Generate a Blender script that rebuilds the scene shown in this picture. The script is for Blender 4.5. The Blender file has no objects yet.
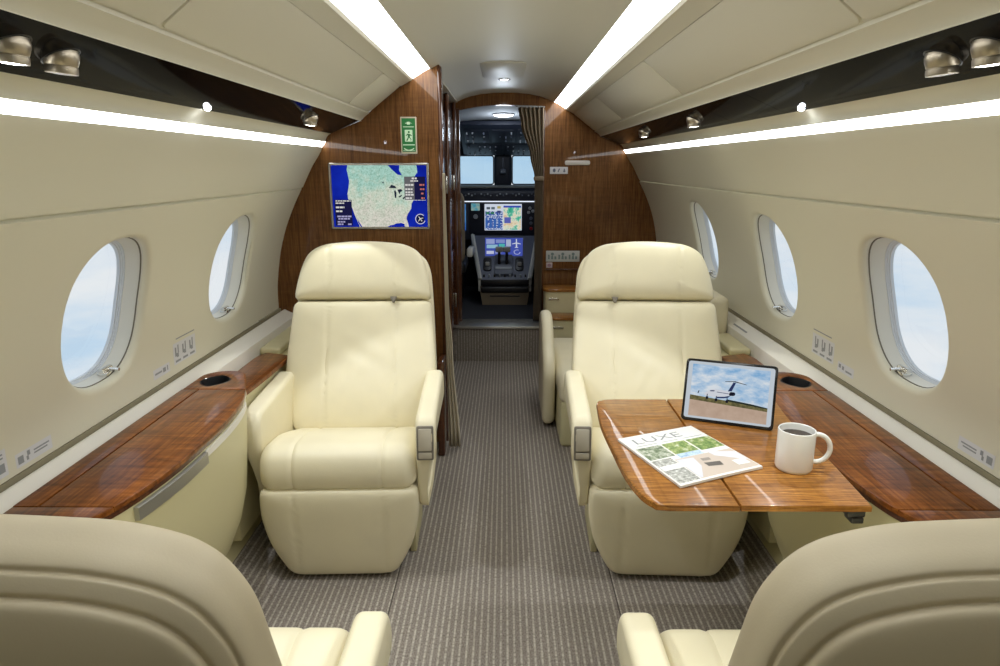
import bpy, bmesh, math, random
from math import sin, cos, pi, radians, sqrt, atan2
from mathutils import Vector, Matrix
random.seed(7)
SC = bpy.context.scene
COL = SC.collection

# ------------------------------------------------------------------ materials
def new_mat(name):
    m = bpy.data.materials.new(name); m.use_nodes = True
    nt = m.node_tree
    b = nt.nodes['Principled BSDF']
    return m, nt, b

def setin(b, **kw):
    for k, v in kw.items():
        k = k.replace('_', ' ')
        if isinstance(v, tuple) and len(v) == 3: v = (*v, 1)
        b.inputs[k].default_value = v

def plain(name, col, rough=.5, metal=0., coat=0., spec=.5, emit=None, estr=0.):
    m, nt, b = new_mat(name)
    setin(b, Base_Color=col, Roughness=rough, Metallic=metal)
    b.inputs['Specular IOR Level'].default_value = spec
    if coat: setin(b, Coat_Weight=coat, Coat_Roughness=.03)
    if emit: setin(b, Emission_Color=emit, Emission_Strength=estr)
    return m

def node(nt, t, **kw):
    n = nt.nodes.new(t)
    for k, v in kw.items(): setattr(n, k, v)
    return n

def coords(nt, scale=(1, 1, 1), rot=(0, 0, 0)):
    tc = node(nt, 'ShaderNodeTexCoord'); mp = node(nt, 'ShaderNodeMapping')
    mp.inputs['Scale'].default_value = scale; mp.inputs['Rotation'].default_value = rot
    nt.links.new(tc.outputs['Object'], mp.inputs['Vector'])
    return mp.outputs['Vector']

def ramp(nt, fac, stops):
    r = node(nt, 'ShaderNodeValToRGB')
    el = r.color_ramp.elements
    while len(el) < len(stops): el.new(.5)
    for e, (p, c) in zip(el, stops):
        e.position = p; e.color = (*c, 1) if len(c) == 3 else c
    nt.links.new(fac, r.inputs['Fac'])
    return r.outputs['Color']

def noise(nt, vec, scale=5, detail=3, rough=.5, dist=0.):
    n = node(nt, 'ShaderNodeTexNoise')
    n.inputs['Scale'].default_value = scale; n.inputs['Detail'].default_value = detail
    n.inputs['Roughness'].default_value = rough; n.inputs['Distortion'].default_value = dist
    nt.links.new(vec, n.inputs['Vector'])
    return n.outputs['Fac']

def mix(nt, fac, a, b, mode='MIX'):
    n = node(nt, 'ShaderNodeMix', data_type='RGBA', blend_type=mode)
    for sock, v in (('Factor', fac), ('A', a), ('B', b)):
        i = [x for x in n.inputs if x.name == sock and x.enabled and (x.type == 'RGBA' or sock == 'Factor' and x.type == 'VALUE')][0]
        if hasattr(v, 'is_linked') or hasattr(v, 'links'): nt.links.new(v, i)
        else: i.default_value = (*v, 1) if isinstance(v, tuple) and len(v) == 3 else v
    return [x for x in n.outputs if x.type == 'RGBA'][0]

def bump(nt, b, height, strength=.2, dist=.001):
    n = node(nt, 'ShaderNodeBump')
    n.inputs['Strength'].default_value = strength; n.inputs['Distance'].default_value = dist
    nt.links.new(height, n.inputs['Height']); nt.links.new(n.outputs['Normal'], b.inputs['Normal'])

def leather(name, col, rough=.42, bs=.22):
    m, nt, b = new_mat(name)
    v = coords(nt)
    soft = noise(nt, v, 9, 2)
    c = ramp(nt, soft, [(.3, tuple(x * .95 for x in col)), (.7, col)])
    nt.links.new(c, b.inputs['Base Color'])
    setin(b, Roughness=rough)
    grain = noise(nt, v, 420, 2)
    w = noise(nt, v, 14, 3)
    add = node(nt, 'ShaderNodeMath', operation='MULTIPLY_ADD')
    nt.links.new(w, add.inputs[0]); add.inputs[1].default_value = 1.6; nt.links.new(grain, add.inputs[2])
    bump(nt, b, add.outputs[0], bs, .0016)
    return m

def wood(name, dark, mid, light, axis, chatter=1.0, coat=1., freq=1., sheen=.12, dist=1.1):
    """glossy figured veneer, grain along axis (0,1,2) with ripple bands across it"""
    m, nt, b = new_mat(name)
    sc = [26 * freq] * 3; sc[axis] = 1.6
    g = noise(nt, coords(nt, tuple(sc)), 3.2, 5, .6, dist)
    sc2 = [4.5] * 3; sc2[axis] = 44
    ch = noise(nt, coords(nt, tuple(sc2)), 1.5, 2, .5, .8)
    big = noise(nt, coords(nt, (2, 2, 2)), 2.2, 2)
    c = ramp(nt, g, [(.25, dark), (.5, mid), (.78, light)])
    c2 = ramp(nt, ch, [(.3, (.55, .5, .48)), (.68, (1.18, 1.15, 1.1))])
    c = mix(nt, chatter, c, c2, 'MULTIPLY')
    c3 = ramp(nt, big, [(.3, (.8, .78, .76)), (.7, (1.1, 1.1, 1.1))])
    c = mix(nt, 1., c, c3, 'MULTIPLY')
    nt.links.new(c, b.inputs['Base Color'])
    setin(b, Roughness=.32, Coat_Weight=coat, Coat_Roughness=.025)
    b.inputs['Specular IOR Level'].default_value = sheen
    return m

def carpet(name):
    m, nt, b = new_mat(name)
    tc = node(nt, 'ShaderNodeTexCoord'); sx = node(nt, 'ShaderNodeSeparateXYZ')
    nt.links.new(tc.outputs['Object'], sx.inputs[0])
    fine = noise(nt, coords(nt, (260, 130, 160)), 1, 3, .6)
    dash = noise(nt, coords(nt, (40, 115, 115)), 1, 1)
    w = node(nt, 'ShaderNodeTexWave', wave_type='BANDS', bands_direction='X')
    w.inputs['Scale'].default_value = 16.2; w.inputs['Distortion'].default_value = .35
    w.inputs['Detail'].default_value = 1.; w.inputs['Detail Scale'].default_value = 30
    nt.links.new(tc.outputs['Object'], w.inputs['Vector'])
    mul = node(nt, 'ShaderNodeMath', operation='MULTIPLY')
    dr = ramp(nt, dash, [(.33, (.25,) * 3), (.6, (1,) * 3)])
    wr = ramp(nt, w.outputs['Fac'], [(.60, (0,) * 3), (1., (1,) * 3)])
    nt.links.new(wr, mul.inputs[0]); nt.links.new(dr, mul.inputs[1])
    base = ramp(nt, fine, [(.26, (.115, .097, .085)), (.74, (.335, .295, .26))])
    c = mix(nt, mul.outputs[0], base, (.46, .425, .37))
    # seam lines of the carpet sections
    ab = node(nt, 'ShaderNodeMath', operation='ABSOLUTE'); nt.links.new(sx.outputs['X'], ab.inputs[0])
    sb = node(nt, 'ShaderNodeMath', operation='SUBTRACT'); nt.links.new(ab.outputs[0], sb.inputs[0]); sb.inputs[1].default_value = .355
    a2 = node(nt, 'ShaderNodeMath', operation='ABSOLUTE'); nt.links.new(sb.outputs[0], a2.inputs[0])
    lt = node(nt, 'ShaderNodeMath', operation='LESS_THAN'); nt.links.new(a2.outputs[0], lt.inputs[0]); lt.inputs[1].default_value = .0022
    c = mix(nt, lt.outputs[0], c, (.09, .077, .068))
    nt.links.new(c, b.inputs['Base Color'])
    setin(b, Roughness=.95)
    b.inputs['Specular IOR Level'].default_value = .1
    bump(nt, b, fine, .5, .003)
    return m

def glass(name, tint=(1, 1, 1), refl=.06):
    m = bpy.data.materials.new(name); m.use_nodes = True
    nt = m.node_tree; nt.nodes.clear()
    out = node(nt, 'ShaderNodeOutputMaterial'); tr = node(nt, 'ShaderNodeBsdfTransparent'); gl = node(nt, 'ShaderNodeBsdfGlossy')
    tr.inputs['Color'].default_value = (*tint, 1); gl.inputs['Roughness'].default_value = .02
    mx = node(nt, 'ShaderNodeMixShader'); mx.inputs[0].default_value = refl
    nt.links.new(tr.outputs[0], mx.inputs[1]); nt.links.new(gl.outputs[0], mx.inputs[2]); nt.links.new(mx.outputs[0], out.inputs[0])
    return m

def glow(name, col, s):
    m = bpy.data.materials.new(name); m.use_nodes = True
    nt = m.node_tree; nt.nodes.clear()
    out = node(nt, 'ShaderNodeOutputMaterial'); e = node(nt, 'ShaderNodeEmission')
    e.inputs['Color'].default_value = (*col, 1); e.inputs['Strength'].default_value = s
    nt.links.new(e.outputs[0], out.inputs[0])
    return m

def screen_noise(name, stops, scale, strength, detail=4, stretch=(1, 1, 1), rough=.6):
    """lit picture area of a screen"""
    m = bpy.data.materials.new(name); m.use_nodes = True
    nt = m.node_tree; nt.nodes.clear()
    out = node(nt, 'ShaderNodeOutputMaterial'); e = node(nt, 'ShaderNodeEmission')
    c = ramp(nt, noise(nt, coords(nt, stretch), scale, detail, rough), stops)
    nt.links.new(c, e.inputs['Color']); e.inputs['Strength'].default_value = strength
    nt.links.new(e.outputs[0], out.inputs[0])
    return m

def print_noise(name, stops, scale, detail=4, rough=.3, voronoi=False, stretch=(1, 1, 1)):
    m, nt, b = new_mat(name)
    if voronoi:
        n = node(nt, 'ShaderNodeTexVoronoi'); n.inputs['Scale'].default_value = scale
        nt.links.new(coords(nt, stretch), n.inputs['Vector']); f = n.outputs['Color']
    else: f = noise(nt, coords(nt, stretch), scale, detail, .65)
    nt.links.new(ramp(nt, f, stops), b.inputs['Base Color']); setin(b, Roughness=rough)
    return m

M = {}
CREAM = (.80, .735, .54)
M['leather'] = leather('cream_leather', CREAM)
M['leather2'] = leather('cream_leather_console', (.70, .64, .40))
M['shaded_leather'] = leather('cream_leather_back_shaded', (.62, .54, .38), .5, .07)  # the same cream leather, darkened in its colour for the dimmer light there
M['wall'] = plain('cream_sidewall', (.685, .655, .525), .45)
M['wall_low'] = plain('lightened_lower_sidewall', (.77, .745, .69), .38)  # whitened to paint in the light that falls on the lower wall
M['ceiling'] = plain('ceiling_laminate', (.66, .635, .53), .42)
M['bin'] = plain('bin_laminate', (.68, .65, .54), .45)
M['groove'] = plain('seam_shadow_gap', (.16, .14, .10), .8)
M['gap_shade'] = plain('olive_gap_shade', (.26, .23, .15), .7)
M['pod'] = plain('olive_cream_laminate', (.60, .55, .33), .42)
M['wood_top'] = wood('curly_veneer_ledge', (.070, .018, .004), (.19, .060, .011), (.33, .130, .03), 1, .95, .35, 1.2)
M['wood_table'] = wood('curly_veneer_table', (.075, .022, .004), (.30, .12, .021), (.60, .30, .075), 0, .35, .45, 1.25, .10, 2.6)
M['wood_wall'] = wood('straight_veneer_bulkhead', (.070, .026, .007), (.155, .066, .019), (.26, .122, .040), 2, .3, .35, 1.3)
M['wood_dark'] = wood('dark_veneer_jamb', (.035, .010, .004), (.085, .028, .010), (.14, .05, .018), 2, .3, 1., 1.)
M['carpet'] = carpet('ribbed_carpet')
M['black_gloss'] = plain('black_gloss_panel', (.006, .006, .007), .05, 0, 0., .025)
M['black'] = plain('black_plastic', (.012, .012, .014), .4)
M['bezel'] = plain('black_glass_bezel', (.01, .01, .012), .15)
M['nickel'] = plain('brushed_nickel', (.50, .44, .35), .34, 1.)
M['chrome'] = plain('polished_chrome', (.8, .79, .76), .12, 1.)
M['grey_metal'] = plain('grey_handle_metal', (.36, .35, .31), .35, .7)
M['grey'] = plain('grey_plastic', (.42, .42, .42), .45)
M['panel_frame'] = plain('warm_grey_panel_frame', (.20, .18, .15), .4)
M['panel_plate'] = plain('warm_grey_panel_plate', (.48, .44, .36), .4)
M['dark_metal'] = plain('dark_bracket', (.08, .08, .085), .4, .6)
M['strip'] = glow('strip_lamp', (.97, .99, .985), 9.5)
M['wash'] = glow('wash_lamp', (.97, .99, .985), 9.5)
M['lamp'] = glow('reading_lamp_lens', (1., .98, .9), 14.)
M['led'] = glow('led_lens', (.85, .9, 1.), 60.)
M['dome'] = glow('dome_lamp', (.9, .95, 1.), 12.)
M['reveal'] = plain('window_reveal_laminate', (.66, .64, .565), .35)
M['ring'] = plain('window_ring_grey', (.60, .63, .67), .4)
M['pane'] = glass('window_pane_glass', (.93, .96, .98), .05)
M['shield'] = glass('windshield_glass', (.56, .78, .95), .05)
M['white'] = plain('white_ceramic', (.82, .82, .80), .12, 0, .4)
M['coffee'] = plain('black_coffee', (.02, .008, .003), .05)
M['paper'] = plain('magazine_paper', (.80, .79, .77), .3)
M['sticker'] = plain('white_sticker', (.66, .66, .68), .5)
M['ink'] = plain('dark_blue_ink', (.10, .11, .17), .6)
M['ink_grey'] = plain('grey_ink', (.28, .29, .30), .6)
M['curtain'] = plain('taupe_curtain', (.19, .145, .095), .8)
M['drape'] = plain('cream_drape', (.56, .50, .38), .8)
M['cock_dark'] = plain('cockpit_black', (.010, .014, .028), .55)
M['cock_grey'] = plain('cockpit_blue_grey', (.12, .14, .19), .45)
M['cock_lining'] = plain('cockpit_lining', (.30, .31, .32), .8)
M['cock_rim'] = plain('pedestal_rim', (.55, .55, .52), .4)
M['cock_tan'] = plain('pedestal_tan', (.24, .19, .13), .5)
M['switch'] = plain('switch_caps', (.35, .38, .42), .4)
M['red'] = plain('red_knob', (.5, .02, .03), .4)
M['sill'] = plain('sill_strip_metal', (.55, .54, .50), .3, .8)

# ------------------------------------------------------------------ mesh helpers
ROOT = {}      # root name -> (Vector loc, rotz)

def bm_new(): return bmesh.new()

def finish(bm, name, mats, sharp=38, smooth=True):
    bmesh.ops.recalc_face_normals(bm, faces=bm.faces)
    me = bpy.data.meshes.new(name); bm.to_mesh(me); bm.free()
    for m in (mats if isinstance(mats, (list, tuple)) else [mats]): me.materials.append(m)
    if smooth:
        me.shade_smooth()
        me.set_sharp_from_angle(angle=radians(sharp))
    return me

def obj(name, bm, mat, parent=None, world=True, sharp=38):
    me = finish(bm, name, mat, sharp)
    o = bpy.data.objects.new(name, me); COL.objects.link(o)
    if parent is not None:
        o.parent = parent
        if world:
            p = parent; T = Matrix()
            while p is not None:
                T = Matrix.Translation(p.location) @ Matrix.Rotation(p.rotation_euler.z, 4, 'Z') @ T
                p = p.parent
            me.transform(T.inverted())
    return o

def single(name, bm, mat, label, cat, group=None, kind=None, sharp=38):
    """a thing that is one mesh; origin moved to its base"""
    me = finish(bm, name, mat, sharp)
    xs = [v.co for v in me.vertices]
    c = Vector(((min(v.x for v in xs) + max(v.x for v in xs)) / 2, (min(v.y for v in xs) + max(v.y for v in xs)) / 2, min(v.z for v in xs)))
    me.transform(Matrix.Translation(-c))
    o = bpy.data.objects.new(name, me); COL.objects.link(o); o.location = c
    tag(o, label, cat, group, kind)
    return o

def tag(o, label=None, cat=None, group=None, kind=None):
    if label: o['label'] = label
    if cat: o['category'] = cat
    if group: o['group'] = group
    if kind: o['kind'] = kind
    return o

def thing(name, label, cat, loc=(0, 0, 0), rz=0, group=None, kind=None):
    o = bpy.data.objects.new(name, None); COL.objects.link(o)
    o.empty_display_size = .05
    o.location = loc; o.rotation_euler = (0, 0, rz)
    return tag(o, label, cat, group, kind)

def struct(name, bm, mat, parent=None, label=None, cat=None, sharp=38):
    o = obj(name, bm, mat, parent, True, sharp)
    if parent is None: tag(o, label, cat, None, 'structure')
    return o

def box(bm, x0, x1, y0, y1, z0, z1, r=0., seg=2, mi=0):
    b2 = bmesh.new(); bmesh.ops.create_cube(b2, size=1)
    for v in b2.verts:
        v.co = Vector(((x0 + x1) / 2 + v.co.x * (x1 - x0), (y0 + y1) / 2 + v.co.y * (y1 - y0), (z0 + z1) / 2 + v.co.z * (z1 - z0)))
    if r > 0: bmesh.ops.bevel(b2, geom=list(b2.edges), offset=r, segments=seg, profile=.5, affect='EDGES')
    for f in b2.faces: f.material_index = mi
    merge(bm, b2)

def merge(bm, b2, T=None):
    if T is not None: b2.transform(T)
    me = bpy.data.meshes.new('tmp'); b2.to_mesh(me); b2.free()
    bm.from_mesh(me); bpy.data.meshes.remove(me)

def rings(bm, rs, closed=True, cap0=True, cap1=True, mi=0):
    """rs: list of rings of equal length"""
    V = [[bm.verts.new(p) for p in r] for r in rs]
    n = len(rs[0])
    for a, b in zip(V[:-1], V[1:]):
        for i in range(n if closed else n - 1):
            j = (i + 1) % n
            f = bm.faces.new((a[i], a[j], b[j], b[i])); f.material_index = mi
    if closed and cap0: bm.faces.new(list(reversed(V[0]))).material_index = mi
    if closed and cap1: bm.faces.new(V[-1]).material_index = mi
    return V

def extrude_y(bm, prof, y0, y1, sgn=1, ny=1, mi=0, thick=0.):
    """open profile (x,z) swept along Y"""
    rs = []
    for k in range(ny + 1):
        y = y0 + (y1 - y0) * k / ny
        rs.append([(sgn * x, y, z) for x, z in prof])
    rings(bm, rs, closed=False, mi=mi)

def slab_y(bm, prof, y0, y1, sgn, t, mi=0):
    """profile given thickness t to the outside (away from the cabin axis) and closed"""
    n = len(prof); off = []
    for i, (x, z) in enumerate(prof):
        a = prof[max(i - 1, 0)]; b = prof[min(i + 1, n - 1)]
        dx, dz = b[0] - a[0], b[1] - a[1]; L = math.hypot(dx, dz) or 1
        nx, nz = dz / L, -dx / L
        if nx * x + nz * (z - 1.0) < 0: nx, nz = -nx, -nz
        off.append((x + nx * t, z + nz * t))
    loop = list(prof) + off[::-1]
    rings(bm, [[(sgn * x, y, z) for x, z in loop] for y in (y0, y1)], mi=mi)

def prism(bm, poly, to3, t, mi=0, r=0.):
    """poly of (u,v); to3(u,v,w) maps to the world, thickness w 0..t; r = small rounded edge"""
    if r > 0:
        ins = inset(poly, r)
        ins5 = inset(poly, r * .3)
        rs = [[to3(u, v, 0) for u, v in poly], [to3(u, v, t - r) for u, v in poly], [to3(u, v, t - r * .3) for u, v in ins5], [to3(u, v, t) for u, v in ins]]
    else: rs = [[to3(u, v, w) for u, v in poly] for w in (0, t)]
    rings(bm, rs, mi=mi)

def area2(poly): return sum(a[0] * b[1] - b[0] * a[1] for a, b in zip(poly, poly[1:] + poly[:1]))

def inset(poly, d):
    s = 1 if area2(poly) > 0 else -1
    n = len(poly); out = []
    for i in range(n):
        a, p, b = poly[i - 1], poly[i], poly[(i + 1) % n]
        d1 = Vector((p[0] - a[0], p[1] - a[1])); d2 = Vector((b[0] - p[0], b[1] - p[1]))
        if d1.length < 1e-9: d1 = d2
        if d2.length < 1e-9: d2 = d1
        d1.normalize(); d2.normalize()
        n1 = Vector((-d1.y, d1.x)) * s; n2 = Vector((-d2.y, d2.x)) * s
        m = n1 + n2
        if m.length < 1e-6: m = n1
        m.normalize(); k = d / max(.35, m.dot(n1))
        out.append((p[0] + m.x * k, p[1] + m.y * k))
    return out

def round_poly(pts, rad, seg=6):
    """round the corners of a polygon; rad a number or a list"""
    n = len(pts); out = []
    for i in range(n):
        r = rad[i] if isinstance(rad, (list, tuple)) else rad
        a, p, b = Vector(pts[i - 1]), Vector(pts[i]), Vector(pts[(i + 1) % n])
        if r <= 0: out.append(tuple(p)); continue
        d1 = (a - p); d2 = (b - p); r1 = min(r, d1.length * .49, d2.length * .49)
        s, e = p + d1.normalized() * r1, p + d2.normalized() * r1
        for k in range(seg + 1):
            t = k / seg
            out.append(tuple(s * (1 - t) ** 2 + p * 2 * t * (1 - t) + e * t * t))
    return out

def resample(poly, n):
    """n points evenly along a closed polygon"""
    P = [Vector(p) for p in poly] + [Vector(poly[0])]
    L = [0]
    for a, b in zip(P[:-1], P[1:]): L.append(L[-1] + (b - a).length)
    out = []; j = 0
    for k in range(n):
        s = L[-1] * k / n
        while L[j + 1] < s: j += 1
        t = (s - L[j]) / max(1e-9, L[j + 1] - L[j])
        out.append(tuple(P[j].lerp(P[j + 1], t)))
    return out

def tube(bm, path, r, seg=10, caps=True, mi=0, ref=None):
    pts = [Vector(p) for p in path]; rs = []
    up = Vector((0, 0, 1))
    for i, p in enumerate(pts):
        d = (pts[min(i + 1, len(pts) - 1)] - pts[max(i - 1, 0)]).normalized()
        a = d.cross(ref if ref else (up if abs(d.z) < .95 else Vector((1, 0, 0)))).normalized(); b = d.cross(a)
        rr = r[i] if isinstance(r, (list, tuple)) else r
        rs.append([p + (a * cos(2 * pi * k / seg) + b * sin(2 * pi * k / seg)) * rr for k in range(seg)])
    rings(bm, rs, cap0=caps, cap1=caps, mi=mi)

def lathe(bm, prof, seg=32, T=None, mi=0, cap0=True, cap1=True):
    b2 = bmesh.new()
    rings(b2, [[(r * cos(2 * pi * k / seg), r * sin(2 * pi * k / seg), z) for k in range(seg)] for r, z in prof], cap0=cap0, cap1=cap1, mi=mi)
    merge(bm, b2, T)

def puff(bm, outline, mapf, depth, r, seg=6, n=None, mi=0, mids=8, disp=None):
    """closed outline (u,v) swept through w=-depth/2..depth/2 with rounded rims; mapf(u,v,w)"""
    if n: outline = resample(outline, n)
    if area2(outline) < 0: outline = outline[::-1]
    st = []
    for k in range(seg, -1, -1):
        f = pi / 2 * k / seg; st.append((-depth / 2 + r * (1 - sin(f)), r * (1 - cos(f))))
    for k in range(1, mids): st.append((-depth / 2 + r + (depth - 2 * r) * k / mids, 0))
    for k in range(seg + 1):
        f = pi / 2 * k / seg; st.append((depth / 2 - r * (1 - sin(f)), r * (1 - cos(f))))
    rs = []
    for w, d in st:
        d += disp(w) if disp else 0
        rs.append([mapf(u, v, w) for u, v in (inset(outline, d) if abs(d) > 1e-7 else outline)])
    rings(bm, rs, mi=mi)

def shell(bm, outline, c, mapf, tf, tb, kf=3., kb=3., nr=16, n=None, df=None, db=None, mi=0):
    """pillow over a closed outline: thickness tf in front, tb behind; df/db(u,v,r) add relief"""
    if n: outline = resample(outline, n)
    R = [sin(pi / 2 * k / nr) for k in range(1, nr + 1)]
    rows = []
    def pt(p, r, front):
        u = c[0] + (p[0] - c[0]) * r; v = c[1] + (p[1] - c[1]) * r
        if front: w = tf * max(0, 1 - r ** kf) ** (1 / kf) + (df(u, v, r) if df and r < .999 else 0)
        else:
            w = -tb * max(0, 1 - r ** kb) ** (1 / kb)
            if db and r < .9995:
                d = db(u, v, r); w -= d * (1 - r ** 6 * .5); q = d * r ** 6 * 2.2
                u += (p[0] - c[0]) * q; v += (p[1] - c[1]) * q
        return mapf(u, v, w)
    for r in R: rows.append([pt(p, r, True) for p in outline])
    for r in reversed(R[:-1]): rows.append([pt(p, r, False) for p in outline])
    V = rings(bm, rows, cap0=False, cap1=False, mi=mi)
    for V0, fr in ((V[0], True), (V[-1], False)):
        cv = bm.verts.new(pt(c, 0, fr))
        for i in range(len(V0)): bm.faces.new((V0[i], V0[(i + 1) % len(V0)], cv)).material_index = mi

def gauss(x, s): return math.exp(-(x / s) ** 2)

def cyl_between(bm, a, b, r, seg=16, mi=0): tube(bm, [a, b], r, seg, True, mi)

# ------------------------------------------------------------------ the cabin section (half, |x| and z)
# camera eye at x=0, y=0, z=1.33; +y runs forward to the cockpit
WALL = [(.8145, 1.412), (.867, 1.325), (.915, 1.235), (.96, 1.15), (1.0, 1.06), (1.032, .96), (1.052, .86), (1.064, .77), (1.066, .67)]
def _cr(z):
    pts = WALL
    if z >= pts[0][1]: return pts[0][0]
    if z <= pts[-1][1]: return pts[-1][0]
    for i in range(len(pts) - 1):
        z0, z1 = pts[i][1], pts[i + 1][1]
        if z1 <= z <= z0:
            t = (z0 - z) / (z0 - z1)
            p0 = pts[max(i - 1, 0)][0]; p1 = pts[i][0]; p2 = pts[i + 1][0]; p3 = pts[min(i + 2, len(pts) - 1)][0]
            return .5 * (2 * p1 + (p2 - p0) * t + (2 * p0 - 5 * p1 + 4 * p2 - p3) * t * t + (3 * p1 - p0 - 3 * p2 + p3) * t ** 3)
def wall_x(z): return _cr(z)
def wall_p(s, y, z, off=0.):
    """point on the sidewall of side s (-1 left, 1 right); off > 0 into the wall"""
    e = .004; dx = (wall_x(z + e) - wall_x(z - e)) / (2 * e) if .69 < z < 1.39 else 0.
    n = Vector((1, -dx)).normalized()
    return Vector((s * (wall_x(z) + n.x * off), y, z + n.y * off))

CEIL = [(0, 1.800), (.08, 1.798), (.16, 1.790), (.23, 1.776), (.29, 1.756), (.325, 1.738)]
Y0, YL, YR = -.9, 3.08, 4.70
BELT_TOP, BELT_BOT = 1.232, .675
WZ, WH, WW = .959, .190, .178     # window centre height, half height, half width

def zlines(z0, z1, n): return [z0 + (z1 - z0) * k / n for k in range(n + 1)]

def wall_grid(bm, s, ya, yb, zs, off=0., yend=None):
    for y0, y1 in ((ya, yb),):
        A = [bm.verts.new(wall_p(s, y0, z, off)) for z in zs]
        B = [bm.verts.new(wall_p(s, y1 if yend is None else yend(z), z, off)) for z in zs]
        for i in range(len(zs) - 1): bm.faces.new((A[i], A[i + 1], B[i + 1], B[i]))

def sup(th, e=2.5):
    c, q = cos(th), sin(th)
    return (abs(c) ** (2 / e) * (1 if c >= 0 else -1), abs(q) ** (2 / e) * (1 if q >= 0 else -1))

def window_cell(bm, s, yc, ya, yb, zs, off):
    """wall patch from ya to yb holding a rounded window opening that rolls softly outwards"""
    z0, z1 = zs[0], zs[-1]
    outer = []
    M_ = 14
    outer += [(yb, z) for z in zs[:-1]]
    outer += [(yb + (ya - yb) * k / M_, z1) for k in range(M_)]
    outer += [(ya, z) for z in reversed(zs[1:])]
    outer += [(ya + (yb - ya) * k / M_, z0) for k in range(M_)]
    rows = []
    steps = [(0, None)] + [(k / 6, None) for k in range(1, 6)]
    def opening(y, z, grow):
        th = atan2((z - WZ) / WH, (y - yc) / WW)
        u, v = sup(th)
        return (yc + u * (WW + grow), WZ + v * (WH + grow))
    for t, _ in steps:
        row = []
        for y, z in outer:
            oy, oz = opening(y, z, .018)
            row.append(wall_p(s, y + (oy - y) * t, z + (oz - z) * t, off))
        rows.append(row)
    for k in range(0, 6):       # soft roll into the opening
        a = pi / 2 * k / 5
        row = []
        for y, z in outer:
            oy, oz = opening(y, z, .018 - .018 * sin(a))
            row.append(wall_p(s, oy, oz, off + .020 * (1 - cos(a))))
        rows.append(row)
    rings(bm, rows, cap0=False, cap1=False)

def window(idx, s, yc):
    root = thing('window_%d' % idx, None, None, (s * wall_x(WZ), yc, WZ - WH), kind='structure')
    N = 56
    def loop(grow, off): 
        out = []
        for k in range(N):
            u, v = sup(2 * pi * k / N)
            out.append(wall_p(s, yc + u * (WW + grow), WZ + v * (WH + grow), 0) + Vector((s * off, 0, 0)))
        return out
    def lp2(grow, n): return [wall_p(s, yc + sup(2 * pi * k / N)[0] * (WW + grow), WZ + sup(2 * pi * k / N)[1] * (WH + grow), n) for k in range(N)]
    def loop(grow, off):
        return [p + Vector((s * off, 0, 0)) for p in lp2(grow, .012)]
    b = bm_new()
    rings(b, [lp2(.004, .004), lp2(.001, .011), loop(-.001, .006), loop(-.003, .025), loop(-.006, .046)], cap0=False, cap1=False)
    obj('reveal', b, M['reveal'], root)
    b = bm_new()
    rings(b, [loop(-.006, .046), loop(-.008, .0475), loop(-.008, .051), loop(-.010, .052), loop(-.010, .056), loop(-.0125, .057), loop(-.0125, .066)], cap0=False, cap1=False)
    obj('frame_ring', b, M['ring'], root)
    b = bm_new()
    V = [b.verts.new(p) for p in loop(-.0115, .060)]; b.faces.new(V)
    obj('pane', b, M['pane'], root)
    # dark gap line of the shade cassette, round the reveal
    b = bm_new()
    rings(b, [loop(.0005, .004), loop(-.0022, .0045), loop(-.0022, .0075), loop(-.0005, .008)], cap0=False, cap1=False)
    obj('shade_track', b, M['groove'], root)
    # shade latch on the sill
    y = yc + .055; zb = WZ - WH
    xx = s * (wall_x(zb) + .032)
    b = bm_new()
    cyl_between(b, (xx, y - .020, zb + .020), (xx, y + .026, zb + .020), .008, 14)
    cyl_between(b, (xx, y + .010, zb + .020), (xx - s * .034, y + .010, zb + .018), .0045, 10)
    box(b, xx - .014, xx + .014, y - .014, y + .018, zb - .002, zb + .014, .003)
    obj('latch', b, M['chrome'], root)
    return root

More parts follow.
